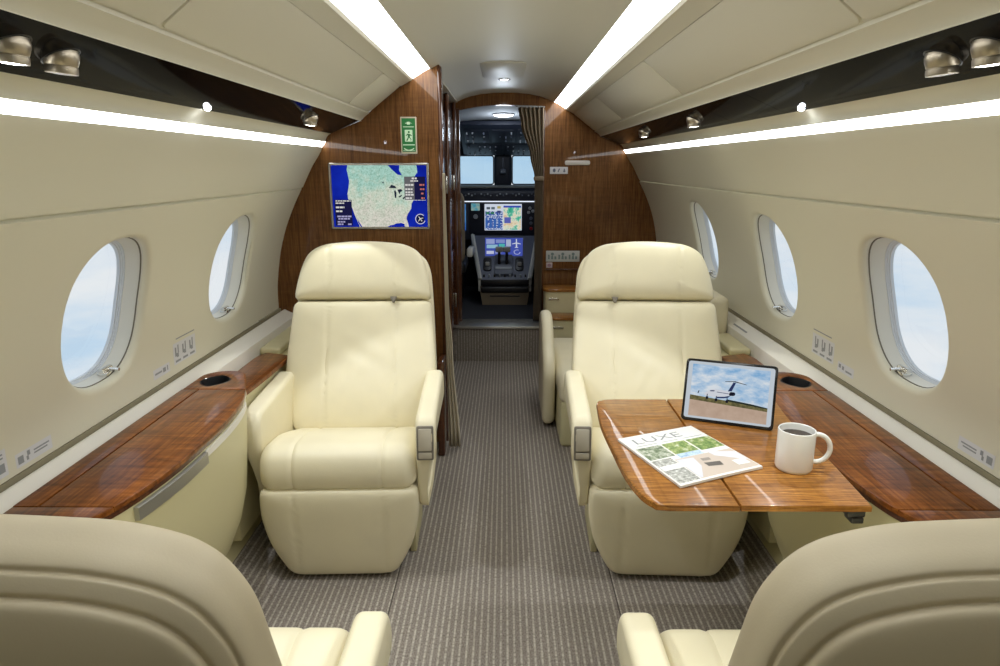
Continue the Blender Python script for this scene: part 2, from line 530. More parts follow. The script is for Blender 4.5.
def build_wall(s, name, wins, belt_end):
    b = bm_new()
    # valance lip over the wash light
    extrude_y(b, [(.772, 1.470), (.783, 1.465), (.793, 1.454), (.797, 1.443), (.796, 1.4345), (.814, 1.4345)], Y0, YR, s)
    # upper sidewall
    zs = zlines(1.412, BELT_TOP + .004, 10)
    wall_grid(b, s, Y0, YR, zs)
    # horizontal shadow gap above the belt panel
    def gap(z0, z1, ya, yb):
        p = [wall_p(s, 0, z0), wall_p(s, 0, z0, .006), wall_p(s, 0, z1, .006), wall_p(s, 0, z1)]
        rings(b, [[(q.x, y, q.z) for q in p] for y in (ya, yb)], closed=False)
    gap(BELT_TOP + .004, BELT_TOP - .003, Y0, YR)
    zs = zlines(BELT_BOT + .004, BELT_TOP - .003, 16)
    off = -.005
    marks = sorted(wins)
    hw = .26
    y = Y0
    for yc in marks:
        wall_grid(b, s, y, yc - hw, zs, off)
        window_cell(b, s, yc, yc - hw, yc + hw, zs, off)
        y = yc + hw
    if belt_end:
        r = .07; zt, zb = zs[-1], zs[0]
        def yend(z):
            d = min(z - zb, zt - z)
            return belt_end - (r - sqrt(max(0, r * r - (r - d) ** 2)) if d < r else 0)
        zs2 = sorted(set(zs + [zb + .006, zb + .015, zb + .03, zt - .006, zt - .015, zt - .03]))
        wall_grid(b, s, y, 0, zs2, off, yend)
        # rim of the belt panel
        A = [wall_p(s, yend(z), z, off) for z in zs2]; B = [wall_p(s, yend(z), z, .004) for z in zs2]
        rings(b, [A, B], closed=False)
        wall_grid(b, s, 2.66, YR, zs, .002)
    else: wall_grid(b, s, y, YR, zs, off)
    # edges of the belt panel towards the gaps
    for z in (zs[0], zs[-1]):
        rings(b, [[wall_p(s, yy, z, off) for yy in (Y0, belt_end or YR)], [wall_p(s, yy, z, .006) for yy in (Y0, belt_end or YR)]], closed=False)
    o = struct(name, b, M['wall'], sharp=42)
    # lower sidewall: armrest lip, kick wall
    b = bm_new()
    extrude_y(b, [(1.085, .690), (1.085, .662), (1.050, .662), (1.048, .670), (1.042, .6725), (1.036, .6715), (1.030, .667), (.986, .648), (.984, .636), (.988, .50)], Y0, YR, s)
    o2 = obj('lower_sidewall', b, M['wall_low'], o)
    b = bm_new(); box(b, *sorted((s * 1.0575, s * 1.09)), Y0, YR, .655, .6775); obj('gap_shade_strip', b, M['gap_shade'], o)  # olive strip painting the shadow line in the gap below the belt
    b = bm_new()
    extrude_y(b, [(.988, .50), (.990, .40), (.955, .20), (.888, .072)], Y0, YR, s)
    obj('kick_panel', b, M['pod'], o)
    b = bm_new()
    extrude_y(b, [(.888, .072), (.74, .004), (.735, -.01)], Y0, YR, s)
    obj('carpet_kick', b, M['carpet'], o)
    return o

LW, RW = (1.685, 2.49), (1.70, 2.53, 3.44)
wl = build_wall(-1, 'wall_left', LW, 2.80)
wr = build_wall(1, 'wall_right', RW, None)
for i, y in enumerate(LW): window(i + 1, -1, y)
for i, y in enumerate(RW): window(i + 3, 1, y)

# floor
b = bm_new(); box(b, -.745, .745, Y0, 4.50, -.05, 0)
struct('floor', b, M['carpet'])
# cockpit step
st = thing('trim_1', None, None, (0, 4.5, 0), kind='structure')
b = bm_new(); box(b, -.36, .36, 4.50, 4.72, -.02, .232); obj('step_riser', b, M['carpet'], st)
b = bm_new(); box(b, -.34, .34, 4.488, 4.73, .232, .252, .005); obj('sill_strip', b, M['sill'], st)

# ceiling
b = bm_new()
prof = [(-x, z) for x, z in reversed(CEIL)] + CEIL[1:]
slab_y(b, prof, Y0, YR + .08, 1, .02)
box(b, -.64, -.315, YL, YR + .08, 1.738, 1.76)
struct('ceiling', b, M['ceiling'])

# ------------------------------------------------------------------ overhead: cove lights, bins, service panels, wash lights
def side_word(s): return 'left' if s < 0 else 'right'
for s in (-1, 1):
    yend = YL + .01 if s < 0 else YR - .03
    w = side_word(s)
    t = thing('ceiling_light', 'bright white ceiling light strip along the %s overhead bins' % w, 'light', (s * .365, 1.4, 1.70), group='ceiling light strips')
    b = bm_new(); extrude_y(b, [(.325, 1.7405), (.345, 1.734), (.402, 1.699)], .1, yend, s); obj('diffuser', b, M['strip'], t)
    b = bm_new(); slab_y(b, [(.325, 1.752), (.405, 1.712)], .1, yend, s, .012); obj('housing', b, M['groove'], t)
    # bins
    t = thing('overhead_bin', 'cream overhead bin row above the %s windows' % w, 'overhead bin', (s * .53, 1.5, 1.53), group='overhead bin rows')
    b = bm_new()
    prof = [(.402, 1.699), (.408, 1.690), (.416, 1.688), (.455, 1.667), (.456, 1.673), (.600, 1.562), (.599, 1.554), (.604, 1.552), (.624, 1.538), (.634, 1.531), (.637, 1.524), (.634, 1.521)]
    extrude_y(b, prof, Y0, yend, s)
    obj('bin_body', b, M['bin'], t)
    cuts = [Y0, .05, 1.235, 2.66, YL - .005] if s < 0 else [Y0, .0, 1.20, 2.36, 3.55, YR - .03]
    for a, c in zip(cuts[:-1], cuts[1:]):
        b = bm_new()
        # flat door panel lying proud of the body, with its own rounded outline
        L = math.hypot(.600 - .456, 1.673 - 1.562)
        P = round_poly([(a + .004, .004), (c - .004, .004), (c - .004, L - .005), (a + .004, L - .005)], .018, 5)
        ux, uz = (.600 - .456) / L, (1.562 - 1.673) / L
        nx, nz = -uz, ux        # outward; inward is the negative
        def m3(y, v, h, s=s, ux=ux, uz=uz): return Vector((s * (.456 + ux * v - (-uz) * (h - .0005) * 1.0), y, 1.673 + uz * v - ux * (h - .0005)))
        prism(b, P, m3, .0055, 0, .002)
        obj('bin_door', b, M['bin'], t)
    # service panel
    t = thing('service_panel', 'glossy black service panel with reading lights above the %s windows' % w, 'service panel', (s * .70, 1.5, 1.49), group='black service panels')
    cuts = [Y0, .9, 2.05, yend] if s < 0 else [Y0, .75, 1.93, 2.35, 3.2, yend]
    for a, c in zip(cuts[:-1], cuts[1:]):
        b = bm_new(); slab_y(b, [(.637, 1.5275), (.776, 1.4685)], a + .001, c - .001, s, .012)
        obj('panel_section', b, M['black_gloss'], t)
    # wash light
    t = thing('wash_light', 'long bright wall wash light under the %s black service panel' % w, 'light', (s * .81, 1.5, 1.425), group='wall wash lights')
    b = bm_new(); extrude_y(b, [(.7985, 1.434), (.807, 1.423), (.8152, 1.4115)], .45, yend, s); obj('diffuser', b, M['wash'], t)
    b = bm_new(); box(b, min(s * .824, s * .84), max(s * .824, s * .84), .45, yend, 1.410, 1.436); obj('housing', b, M['groove'], t)

def psu_z(x): return 1.5275 + (abs(x) - .637) * (1.4685 - 1.5275) / (.776 - .637)
RL = [(-.705, 1.015, True, 'nickel reading light glowing nearest the camera on the left black panel'),
      (-.705, 1.128, False, 'unlit nickel reading light, second from the camera on the left black panel'),
      (-.705, 2.53, True, 'small nickel reading light at the far end of the left panel by the map screen'),
      (.705, 1.043, True, 'nickel reading light glowing nearest the camera on the right black panel'),
      (.705, 1.155, False, 'unlit nickel reading light, second from the camera on the right black panel'),
      (.705, 2.62, True, 'small nickel reading light farther along the right panel, third from the camera'),
      (.705, 3.54, True, 'tiny nickel reading light deepest along the right black panel near the wood bulkhead')]
for x, y, lit, lab in RL:
    z = psu_z(x)
    t = thing('reading_light', lab, 'reading light', (x, y, z - .05), group='reading lights')
    s = 1 if x > 0 else -1
    tilt = Matrix.Translation((x, y, z - .001)) @ Matrix.Rotation(radians(-6 * s), 4, 'Y')
    b = bm_new(); lathe(b, [(.030, .006), (.030, -.0003), (.0275, -.0015), (.026, .004)], 32, Matrix.Translation((x, y, z)) @ Matrix.Rotation(radians(23) * s, 4, 'Y'), cap1=False); obj('socket', b, M['black'], t)
    b = bm_new(); lathe(b, [(.0240, .012), (.0262, .004), (.0258, -.002), (.0232, -.0125), (.0226, -.0130), (.0226, -.0142), (.0234, -.0150), (.0236, -.0225), (.0231, -.0250), (.0200, -.0255), (.0188, -.0225)], 40, tilt, cap1=False); obj('barrel', b, M['nickel'], t)
    b = bm_new(); lathe(b, [(.0192, -.0250), (.0100, -.0262), (.002, -.0266)], 28, tilt); obj('lens', b, M['lamp'] if lit else M['grey'], t)
for x, y in ((-.758, 1.78), (.758, 1.80)):
    z = psu_z(x)
    t = thing('led_spot', 'tiny bright bluish white led in the %s black panel' % side_word(x), 'light', (x, y, z - .01), group='panel led spots')
    b = bm_new(); lathe(b, [(.009, .01), (.011, .0), (.0095, -.0015), (.008, -.001)], 20, Matrix.Translation((x, y, z)) @ Matrix.Rotation(radians(23) * (1 if x > 0 else -1), 4, 'Y'), cap1=False); obj('ring', b, M['black'], t)
    b = bm_new(); lathe(b, [(.0085, -.001), (.0075, -.0060), (.005, -.0090), (.002, -.0100)], 16, Matrix.Translation((x, y, z)) @ Matrix.Rotation(radians(23) * (1 if x > 0 else -1), 4, 'Y')); obj('lens', b, M['led'], t)

# ceiling fittings
t = thing('ceiling_spotlight', 'round recessed white spotlight in the ceiling before the cockpit door', 'light', (-.005, 3.95, 1.79))
b = bm_new(); lathe(b, [(.034, .012), (.036, 0), (.030, -.004), (.026, -.002)], 28, Matrix.Translation((-.005, 3.95, 1.799)), cap1=False); obj('rim', b, M['chrome'], t)
b = bm_new(); lathe(b, [(.026, .001), (.015, -.002), (.003, -.003)], 24, Matrix.Translation((-.005, 3.95, 1.797))); obj('lens', b, M['dome'], t)
b = bm_new(); P = round_poly([(-.12, 3.30), (.10, 3.30), (.10, 3.84), (-.12, 3.84)], .04, 6)
prism(b, P, lambda u, v, w: Vector((u, v, 1.8035 - .02 * (u / .16) ** 2 * .5 - w)), .0065, 0, .003)
single('ceiling_hatch', b, M['ceiling'], 'shallow pale access hatch set in the ceiling ahead of the round spotlight', 'hatch')

# ------------------------------------------------------------------ bulkheads
def half_outline(s, inset_=0.):
    """cabin section from the ceiling edge round to the floor"""
    pts = [(.30, 1.752), (.325, 1.741), (.40, 1.700), (.455, 1.668), (.60, 1.555), (.632, 1.525), (.776, 1.468), (.804, 1.436)]
    pts += [(wall_x(z), z) for z in zlines(1.412, .67, 18)]
    pts += [(.99, .648), (.99, .40), (.955, .20), (.888, .072), (.74, .0)]
    return [(s * (x - inset_), z) for x, z in pts]

# left bulkhead: polygon from the aisle edge to the wall
P = [(-.285, .002), (-.285, 1.756)] + half_outline(-1, -.004)
b = bm_new(); prism(b, P, lambda u, v, w: Vector((u, YL + w, v)), .045)
bl = struct('wall_bulkhead_left', b, M['wood_wall'])
bl.name = 'wall_front_left'
# polished aisle-edge post
b = bm_new(); box(b, -.297, -.277, YL - .004, YL + .052, .002, 1.752, .008, 3); obj('edge_post', b, M['wood_dark'], bl)
b = bm_new(); box(b, -.310, -.280, 2.91, YL, .002, .46, .006); obj('foot_post', b, M['wood_dark'], bl)

# galley side panel running on to the cockpit door, left of the aisle
t = thing('galley_cabinet', 'tall dark glossy wood cabinet left of the cockpit doorway', 'cabinet', (-.42, 3.9, 0))
b = bm_new(); box(b, -.56, -.345, 3.30, 4.66, .002, 1.736, .004); obj('body', b, M['wood_dark'], t)
for y in (3.42, 3.98, 4.54):
    b = bm_new(); box(b, -.346, -.322, y, y + .07, .004, 1.732, .010, 3); obj('pilaster', b, M['wood_dark'], t)
for y0, y1 in ((3.51, 3.96), (4.07, 4.52)):
    for z0, z1 in ((.08, .80), (.83, 1.62)):
        b = bm_new(); box(b, -.348, -.338, y0, y1, z0, z1, .004); d = obj('door', b, M['wood_dark'], t)
        b = bm_new(); box(b, -.340, -.330, y1 - .05, y1 - .03, (z0 + z1) / 2 - .05, (z0 + z1) / 2 + .05, .004); obj('latch', b, M['chrome'], d)

# front wall with arched cockpit doorway
def arch(x): return 1.722 - .035 * ((x + .02) / .29) ** 2
def ceil_z(x):
    x = abs(x)
    for (a, za), (c, zc) in zip(CEIL[:-1], CEIL[1:]):
        if a <= x <= c: return za + (zc - za) * (x - a) / (c - a)
    return CEIL[-1][1]
P = [(.262, .0), (.262, arch(.262)), (.262, ceil_z(.262))] + half_outline(1, -.004)
b = bm_new(); prism(b, P, lambda u, v, w: Vector((u, YR - .04 + w, v)), .045)
bf = struct('wall_front', b, M['wood_wall'])
b = bm_new()
xs = [-.36 + (.262 + .36) * k / 24 for k in range(25)]
A = [(x, arch(x)) for x in xs] + [(x, ceil_z(x) + .002) for x in reversed(xs)]
V0 = []
for yy in (YR - .05, YR + .0):
    V0.append([b.verts.new((x, yy, z)) for x, z in A])
n = len(xs)
for i in range(n - 1):
    j = 2 * n - 1 - i
    for V in V0: b.faces.new((V[i], V[i + 1], V[j - 1], V[j]))
    b.faces.new((V0[0][i], V0[0][i + 1], V0[1][i + 1], V0[1][i]))
obj('door_header', b, M['wood_wall'], bf)
b = bm_new(); box(b, -.36, -.303, YR - .055, YR + .0, .25, 1.70, .006); obj('door_jamb', b, M['wood_dark'], bf)
b = bm_new(); box(b, .252, .268, YR - .055, YR + .005, .25, 1.69, .005); obj('door_jamb', b, M['wood_dark'], bf)

# rear wall behind the photographer closes the cabin
P = [(x, z) for x, z in reversed(half_outline(-1))] + [(0, 1.80)] + half_outline(1)
b = bm_new(); prism(b, P, lambda u, v, w: Vector((u, Y0 - w, v)), .03)
struct('wall_back', b, M['wall'])

# ------------------------------------------------------------------ passenger seats (local: sits facing -y, origin on the floor)
def make_seat(label, loc, rz, aisle, rec_deg, t_seam, t_top, arm_z, back_full):
    hs = .95 if back_full else 1.0
    """aisle = +1 / -1: which local side carries the control panel"""
    root = thing('passenger_seat', label, 'seat', loc, rz, 'cream leather cabin seats')
    rec = radians(rec_deg)
    L = M['leather']
    # plinth and swivel
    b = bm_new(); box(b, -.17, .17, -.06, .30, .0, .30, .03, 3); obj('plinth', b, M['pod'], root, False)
    for x in (-.215, .215):
        b = bm_new(); box(b, x - .012, x + .012, -.10, .16, .0, .30, .006); obj('seat_frame', b, M['pod'], root, False)
    # cushion
    prof = round_poly([(-.268, .336), (-.276, .385), (-.262, .440), (-.215, .466), (-.10, .456), (.02, .420), (.13, .380), (.19, .372), (.19, .315), (-.10, .315), (-.25, .322)],
                      [.012, .03, .035, .06, .06, .06, .04, .03, .02, .05, .02], 5)
    def seam(w): return .0045 * (gauss(abs(w) - .142, .006) )
    b = bm_new(); puff(b, prof, lambda u, v, w: Vector((w, u, v)), .500, .045, 7, 90, mids=64, disp=seam)
    obj('seat_cushion', b, L, root, False)
    # leg rest apron
    O = round_poly([(-.250, .330), (.250, .330), (.256, .245), (.235, .13), (.172, .012), (-.172, .012), (-.235, .13), (-.256, .245)], [.022, .022, .05, .09, .035, .035, .09, .05], 6)
    def ap(u, v, w): return Vector((u, -.225 - w - .012 * (v - .1) / .2 + .02 * (v < .0), v))
    b = bm_new(); shell(b, O, (0, .17), ap, .045, .06, 5., 4., 26, 110, df=lambda u, v, r: -.004 * gauss(abs(u) - .142, .005))
    obj('leg_rest', b, L, root, False)
    # back
    B0 = (.118, .372); up = (sin(rec), cos(rec)); nf = (-cos(rec), sin(rec))
    def bk(off=0.):
        def f(u, t, w):
            w2 = w + off - .30 * max(0, t - .62) ** 2 * 0
            return Vector((u, B0[0] + up[0] * t + nf[0] * (w2 - .055), B0[1] + up[1] * t + nf[1] * (w2 - .055)))
        return f
    k = t_top / .75
    O = round_poly([(-.245, .0), (.245, .0), (.292 * hs, .20 * k), (.268 * hs, t_seam - .003), (-.268 * hs, t_seam - .003), (-.292 * hs, .20 * k)], [.03, .03, .16, .030, .030, .16], 8)
    def crease(u, t): return .0014 * sin(38 * u + 60 * t) * gauss(u - .02, .10) * gauss(t - .30, .08) + .0010 * sin(90 * u - 45 * t) * gauss(u + .03, .08) * gauss(t - .22, .07)
    def dfb(u, t, r): return -.0042 * gauss(abs(u) - .130, .0045) + crease(u, t) + .010 * gauss(u, .30) * gauss(t - .13, .12)
    b = bm_new(); shell(b, O, (0, .26), bk(), .055, .05, 4.5, 3, 46, 150, df=dfb)
    obj('backrest', b, L, root, False)
    # headrest
    tt = t_top
    O = [(-.268, t_seam + .003), (.268, t_seam + .003), (.262, t_seam + .06), (.246, tt - .105), (.222, tt - .045), (.165, tt - .012), (.06, tt), (-.06, tt), (-.165, tt - .012), (-.222, tt - .045), (-.246, tt - .105), (-.262, t_seam + .06)]
    O = [(u * hs, t - (1 - hs) * 1.1 * (t > t_seam + .1)) for u, t in O]
    O = round_poly(O, [.022, .022, .03, .05, .05, .06, .06, .06, .06, .05, .05, .03], 5)
    cy = (t_seam + tt) / 2
    def dfh(u, t, r): return -.004 * gauss(abs(u) - .130 - .06 * max(0, (t - cy)) , .0045) * (1 if t < tt - .03 else .3)
    b = bm_new(); shell(b, O, (0, cy), bk(.004), .058, .055, 3.6, 3, 34, 130, df=dfh)
    obj('headrest', b, L, root, False)
    # small strap tab at the headrest seam
    b = bm_new()
    f = bk(); ux = aisle * .122
    P = [(ux - .013, t_seam + .005), (ux + .013, t_seam + .005), (ux + .004, t_seam - .017), (ux - .004, t_seam - .017)]
    prism(b, P, lambda u, v, w: f(u, v, .046 + w), .012, 0, .002)
    obj('strap_tab', b, M['panel_frame'], root, False)
    # moulded back shell with bolster seams, seen from behind
    s2 = 1.11 if back_full else .965
    O = [(-.245, .06), (.245, .06), (.298, .20 * k), (.283, t_seam), (.270, tt - .09), (.243, tt - .030), (.18, tt - .004), (.06, tt + .004), (-.06, tt + .004), (-.18, tt - .004), (-.243, tt - .030), (-.270, tt - .09), (-.283, t_seam), (-.298, .20 * k)]
    O = [(u * s2, t if back_full else t - .012) for u, t in O]
    O = round_poly(O, [.03, .03, .12, .06, .06, .06, .06, .05, .05, .06, .06, .06, .06, .12], 5)
    def dbb(u, t, r):
        seam1 = -.0042 * gauss(r - .982, .0040)
        seam2 = -.0050 * gauss(r - .938, .0060) + .0070 / (1 + math.exp((r - .930) / .005))
        return seam1 + seam2
    b = bm_new(); shell(b, O, (0, .36 * k), bk(-.040 if back_full else -.052), .070 if back_full else .04, .080, 4, 2.7, 300, 260, db=dbb)
    obj('back_shell', b, M['shaded_leather'] if back_full else L, root, False)
    # arms
    dz = arm_z - .56
    for sx in (-1, 1):
        fr = 0. if sx == aisle else .055
        A = round_poly([(-.236 + fr, .562 + dz), (-.262 + fr, .515 + dz), (-.262 + fr, .452 + dz), (-.214 + fr, .235), (.05, .20), (.26, .235), (.275, .545 + dz), (.235, .575 + dz)], [.03, .02, .03, .03, .05, .03, .03, .04], 6)
        b = bm_new(); puff(b, A, lambda u, v, w, sx=sx: Vector((sx * .282 + (w * (1 - 1.5 * min(1, max(0, (.47 + dz - v) / .23))) if w * sx > 0 else w), u, v)), .066, .018, 6, 84, mids=4)
        a = obj('armrest', b, L, root, False)
        if sx == aisle:
            x = sx * .281
            R = round_poly([(x - .027, .428 + dz), (x + .027, .428 + dz), (x + .027, .538 + dz), (x - .027, .538 + dz)], .007, 4)
            def cf(u, v, w, dz=dz): return Vector((u, -.2635 + fr - w + .010 * max(0, (v - dz - .50)) / .03, v))
            b = bm_new(); prism(b, R, cf, .004, 0, .0015); c = obj('control_panel', b, M['panel_frame'], root, False); c['label'] = 'grey control panel on the front of the armrest'
            R2 = round_poly([(x - .0205, .460 + dz), (x + .0205, .460 + dz), (x + .0205, .530 + dz), (x - .0205, .530 + dz)], .004, 3)
            b = bm_new(); prism(b, R2, lambda u, v, w: cf(u, v, w + .003), .003, 0, .001); obj('cover_plate', b, M['panel_plate'], c, False)
            R3 = round_poly([(x - .0205, .434 + dz), (x + .0205, .434 + dz), (x + .0205, .454 + dz), (x - .0205, .454 + dz)], .003, 3)
            b = bm_new(); prism(b, R3, lambda u, v, w: cf(u, v, w + .003), .003, 0, .001); obj('recline_button', b, M['panel_plate'], c, False)
    return root

make_seat('cream leather seat in front of the map screen, facing the camera, no table', (-.541, 2.20, 0), radians(2.2), 1, 25, .51, .75, .56, False)
make_seat('cream leather seat behind the wooden table, facing the camera on the right', (.536, 2.20, 0), radians(-2.2), -1, 25, .51, .75, .56, False)
make_seat('cream leather seat seen from behind at the bottom left corner', (-.537, .885, 0), pi, -1, 14, .41, .690, .50, True)
make_seat('cream leather seat seen from behind at the bottom right corner, near the table', (.537, .885, 0), pi, 1, 14, .41, .690, .50, True)

# ------------------------------------------------------------------ side ledges with bowed fronts
EDGE = [(.987, 1.105), (.88, 1.107), (.825, 1.125), (.788, 1.19), (.767, 1.27), (.750, 1.40), (.746, 1.55), (.749, 1.70), (.764, 1.83), (.795, 1.945)]
def smooth_open(pts, m=6):
    out = []
    for i in range(len(pts) - 1):
        p0 = pts[max(i - 1, 0)]; p1 = pts[i]; p2 = pts[i + 1]; p3 = pts[min(i + 2, len(pts) - 1)]
        for k in range(m):
            t = k / m
            out.append(tuple(.5 * (2 * p1[j] + (p2[j] - p0[j]) * t + (2 * p0[j] - 5 * p1[j] + 4 * p2[j] - p3[j]) * t * t + (3 * p1[j] - p0[j] - 3 * p2[j] + p3[j]) * t ** 3) for j in (0, 1)))
    out.append(pts[-1]); return out
CURVE = smooth_open(EDGE[2:], 6)
def edge_x(y):
    for a, b in zip(CURVE[:-1], CURVE[1:]):
        if a[1] <= y <= b[1]: return a[0] + (b[0] - a[0]) * (y - a[1]) / max(1e-9, b[1] - a[1])
    return CURVE[0][0] if y < CURVE[0][1] else CURVE[-1][0]
ZT = .668
def make_ledge(s, label):
    root = thing('side_ledge', label, 'ledge', (s * .88, 1.55, 0), group='side ledges under the windows')
    W = M['wood_top']
    # bowed front
    b = bm_new(); rs = []
    for z, d in ((.652, .004), (.60, .004), (.53, .010), (.44, .018), (.34, .028), (.27, .046), (.20, .075), (.15, .105), (.12, .125)):
        ring = [(s * .984, 1.106, z)] + [(s * min(.984, x + d), y, z) for x, y in [(.88, 1.107)] + CURVE] + [(s * min(.984, .83 + d), 1.955, z), (s * .984, 1.96, z)]
        rs.append(ring)
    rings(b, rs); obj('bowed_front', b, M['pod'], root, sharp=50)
    # underlay: dark joint lines show between the veneered pieces
    b = bm_new(); prism(b, [(.985, 1.11)] + [(x + .004, y) for x, y in [(.88, 1.112)] + CURVE] + [(.985, 1.948)], lambda u, v, w: Vector((s * u, v, .652 + w)), .010)
    obj('underlay', b, M['groove'], root)
    # leaf, wall strip, end piece with the cup holder
    yA, yB = 1.205, 1.93
    front = [(x, y) for x, y in CURVE if yA < y < yB]
    P = [(.934, yA + .002), (edge_x(yA), yA + .002)] + front + [(edge_x(yB), yB - .001), (.934, yB - .001)]
    b = bm_new(); prism(b, P, lambda u, v, w: Vector((s * u, v, .656 + w)), .012, 0, .003); obj('ledge_leaf', b, W, root)
    P = [(.937, yA + .002), (.937, yB - .001), (.9865, yB - .001), (.9865, yA + .002)]
    b = bm_new(); prism(b, P, lambda u, v, w: Vector((s * u, v, .656 + w)), .012, 0, .001); obj('wall_strip', b, W, root)
    P = [(.9865, 1.104), (.88, 1.105)] + [(x, y) for x, y in CURVE if y < yA - .01] + [(edge_x(yA), yA), (.9865, yA)]
    b = bm_new(); prism(b, P, lambda u, v, w: Vector((s * u, v, .656 + w)), .012, 0, .003); obj('near_end', b, W, root)
    P = round_poly([(.9865, yB + .001), (edge_x(yB), yB + .001), (.797, 1.945), (.83, 2.03), (.862, 2.115), (.935, 2.125), (.9865, 2.085)], [.0, .0, .006, .05, .04, .03, .03], 6)
    P = resample(P, 80)
    if area2(P) < 0: P = P[::-1]
    hc = (.922, 2.018)
    ins = inset(P, .003)
    ang = [atan2(q[1] - hc[1], q[0] - hc[0]) for q in P]
    def lens(a, f=1.):      # pointed-oval well
        r = .056 * f; cu, sv = cos(a), sin(a)
        return (hc[0] + r * .80 * cu * (1 - .12 * abs(sv)), hc[1] + r * 1.0 * sv * (1 - .18 * abs(cu)))
    b = bm_new()
    rings(b, [[(s * u, v, .656) for u, v in P], [(s * u, v, .665) for u, v in P], [(s * u, v, .668) for u, v in ins],
              [(s * lens(a, 1.12)[0], lens(a, 1.12)[1], .668) for a in ang], [(s * lens(a, 1.06)[0], lens(a, 1.06)[1], .666) for a in ang], [(s * lens(a, 1.05)[0], lens(a, 1.05)[1], .650) for a in ang]], cap0=False, cap1=False)
    obj('end_piece', b, W, root)
    b = bm_new()
    rings(b, [[(s * lens(a, 1.05)[0], lens(a, 1.05)[1], .6665) for a in ang], [(s * lens(a, .99)[0], lens(a, .99)[1], .6675) for a in ang], [(s * lens(a, .96)[0], lens(a, .96)[1], .660) for a in ang], [(s * lens(a, .90)[0], lens(a, .90)[1], .590) for a in ang]], cap0=False)
    obj('cup_holder', b, M['black'], root)
    # lower rear extension beside the seat
    P = round_poly([(.972, 2.06), (.856, 2.06), (.846, 2.30), (.842, 2.52), (.955, 2.56), (.972, 2.50)], [.004, .004, .05, .02, .02, .03], 5)
    b = bm_new(); prism(b, P, lambda u, v, w: Vector((s * u, v, .592 + w)), .016, 0, .004); obj('rear_extension', b, M['wood_dark'] if False else W, root)
    b = bm_new(); box(b, *sorted((s * .866, s * .982)), 1.96, 3.06 if s < 0 else 2.84, .13, .592, .004); obj('rear_panel', b, M['pod'], root)
    b = bm_new(); box(b, *sorted((s * .90, s * .984)), 2.57, 3.07 if s < 0 else 2.84, .592, .622, .010, 3); obj('rear_pad', b, M['leather2'], root)
    # brushed pull handle under the edge and a pale band painting in the highlight beyond it
    def band(y0, y1, z0, z1, out, mat, nm):
        b = bm_new(); rs = []
        for k in range(19):
            y = y0 + (y1 - y0) * k / 18; x = edge_x(y) + .006
            rs.append([(s * (x + .004), y, z0), (s * (x - out), y, z0 + .002), (s * (x - out), y, z1 - .002), (s * (x + .004), y, z1)])
        rings(b, rs); return obj(nm, b, mat, root)
    if s < 0: band(1.255, 1.535, .607, .640, .013, M['grey_metal'], 'pull_handle')
    band(1.542, 1.90, .618, .640, .006, M['wall_low'], 'highlight_band')
    b = bm_new(); rs = []
    for x, y in CURVE: rs.append([(s * (x + .010), y, .645), (s * (x + .001), y, .645), (s * (x + .001), y, .655), (s * (x + .010), y, .655)])
    rings(b, rs); obj('edge_trim', b, M['wood_dark'], root)
    return root
make_ledge(-1, 'veneered wood ledge along the left wall with black cup holder and pull handle')
make_ledge(1, 'veneered wood ledge along the right wall, joined to the unfolded table')

# ------------------------------------------------------------------ folding table
t = thing('folding_table', 'glossy veneered wooden table unfolded from the right ledge', 'table', (.49, 1.5, .60))
TZ = .683
def tmap(u, v, w): return Vector((u, v, TZ - .013 + w))
LE = smooth_open([(.300, 1.196), (.277, 1.24), (.261, 1.33), (.254, 1.46), (.249, 1.62), (.258, 1.775)], 6)
P = [(.4635, 1.192)] + [(.325, 1.192)] + LE + [(.264, 1.795), (.285, 1.809), (.315, 1.812), (.4635, 1.812)]
b = bm_new(); prism(b, P, tmap, .013, 0, .006); obj('table_leaf', b, M['wood_table'], t)
P = [(.4662, 1.192), (.722, 1.192), (.728, 1.27), (.738, 1.40), (.742, 1.55), (.755, 1.70), (.772, 1.812), (.4662, 1.812)]
b = bm_new(); prism(b, P, tmap, .013, 0, .0035); obj('table_leaf', b, M['wood_table'], t)
b = bm_new(); box(b, .34, .70, 1.215, 1.80, TZ - .019, TZ - .0135, .002); obj('underside', b, M['pod'], t)
b = bm_new()
for y in (1.25, 1.5, 1.75): box(b, .459, .471, y - .02, y + .02, TZ - .0215, TZ - .015, .002)
obj('leaf_hinge', b, M['grey_metal'], t)
b = bm_new(); box(b, .695, .732, 1.225, 1.27, .638, .660, .004); box(b, .703, .728, 1.222, 1.255, .626, .639, .003); obj('support_bracket', b, M['dark_metal'], t)
b = bm_new(); box(b, .690, .735, 1.70, 1.76, .630, .660, .004); obj('support_bracket', b, M['dark_metal'], t)
b = bm_new(); box(b, .80, .855, 1.67, 1.75, .025, .075, .008)
single('floor_bracket', b, M['dark_metal'], 'small dark bracket on the carpeted kick at the right wall under the table', 'bracket')

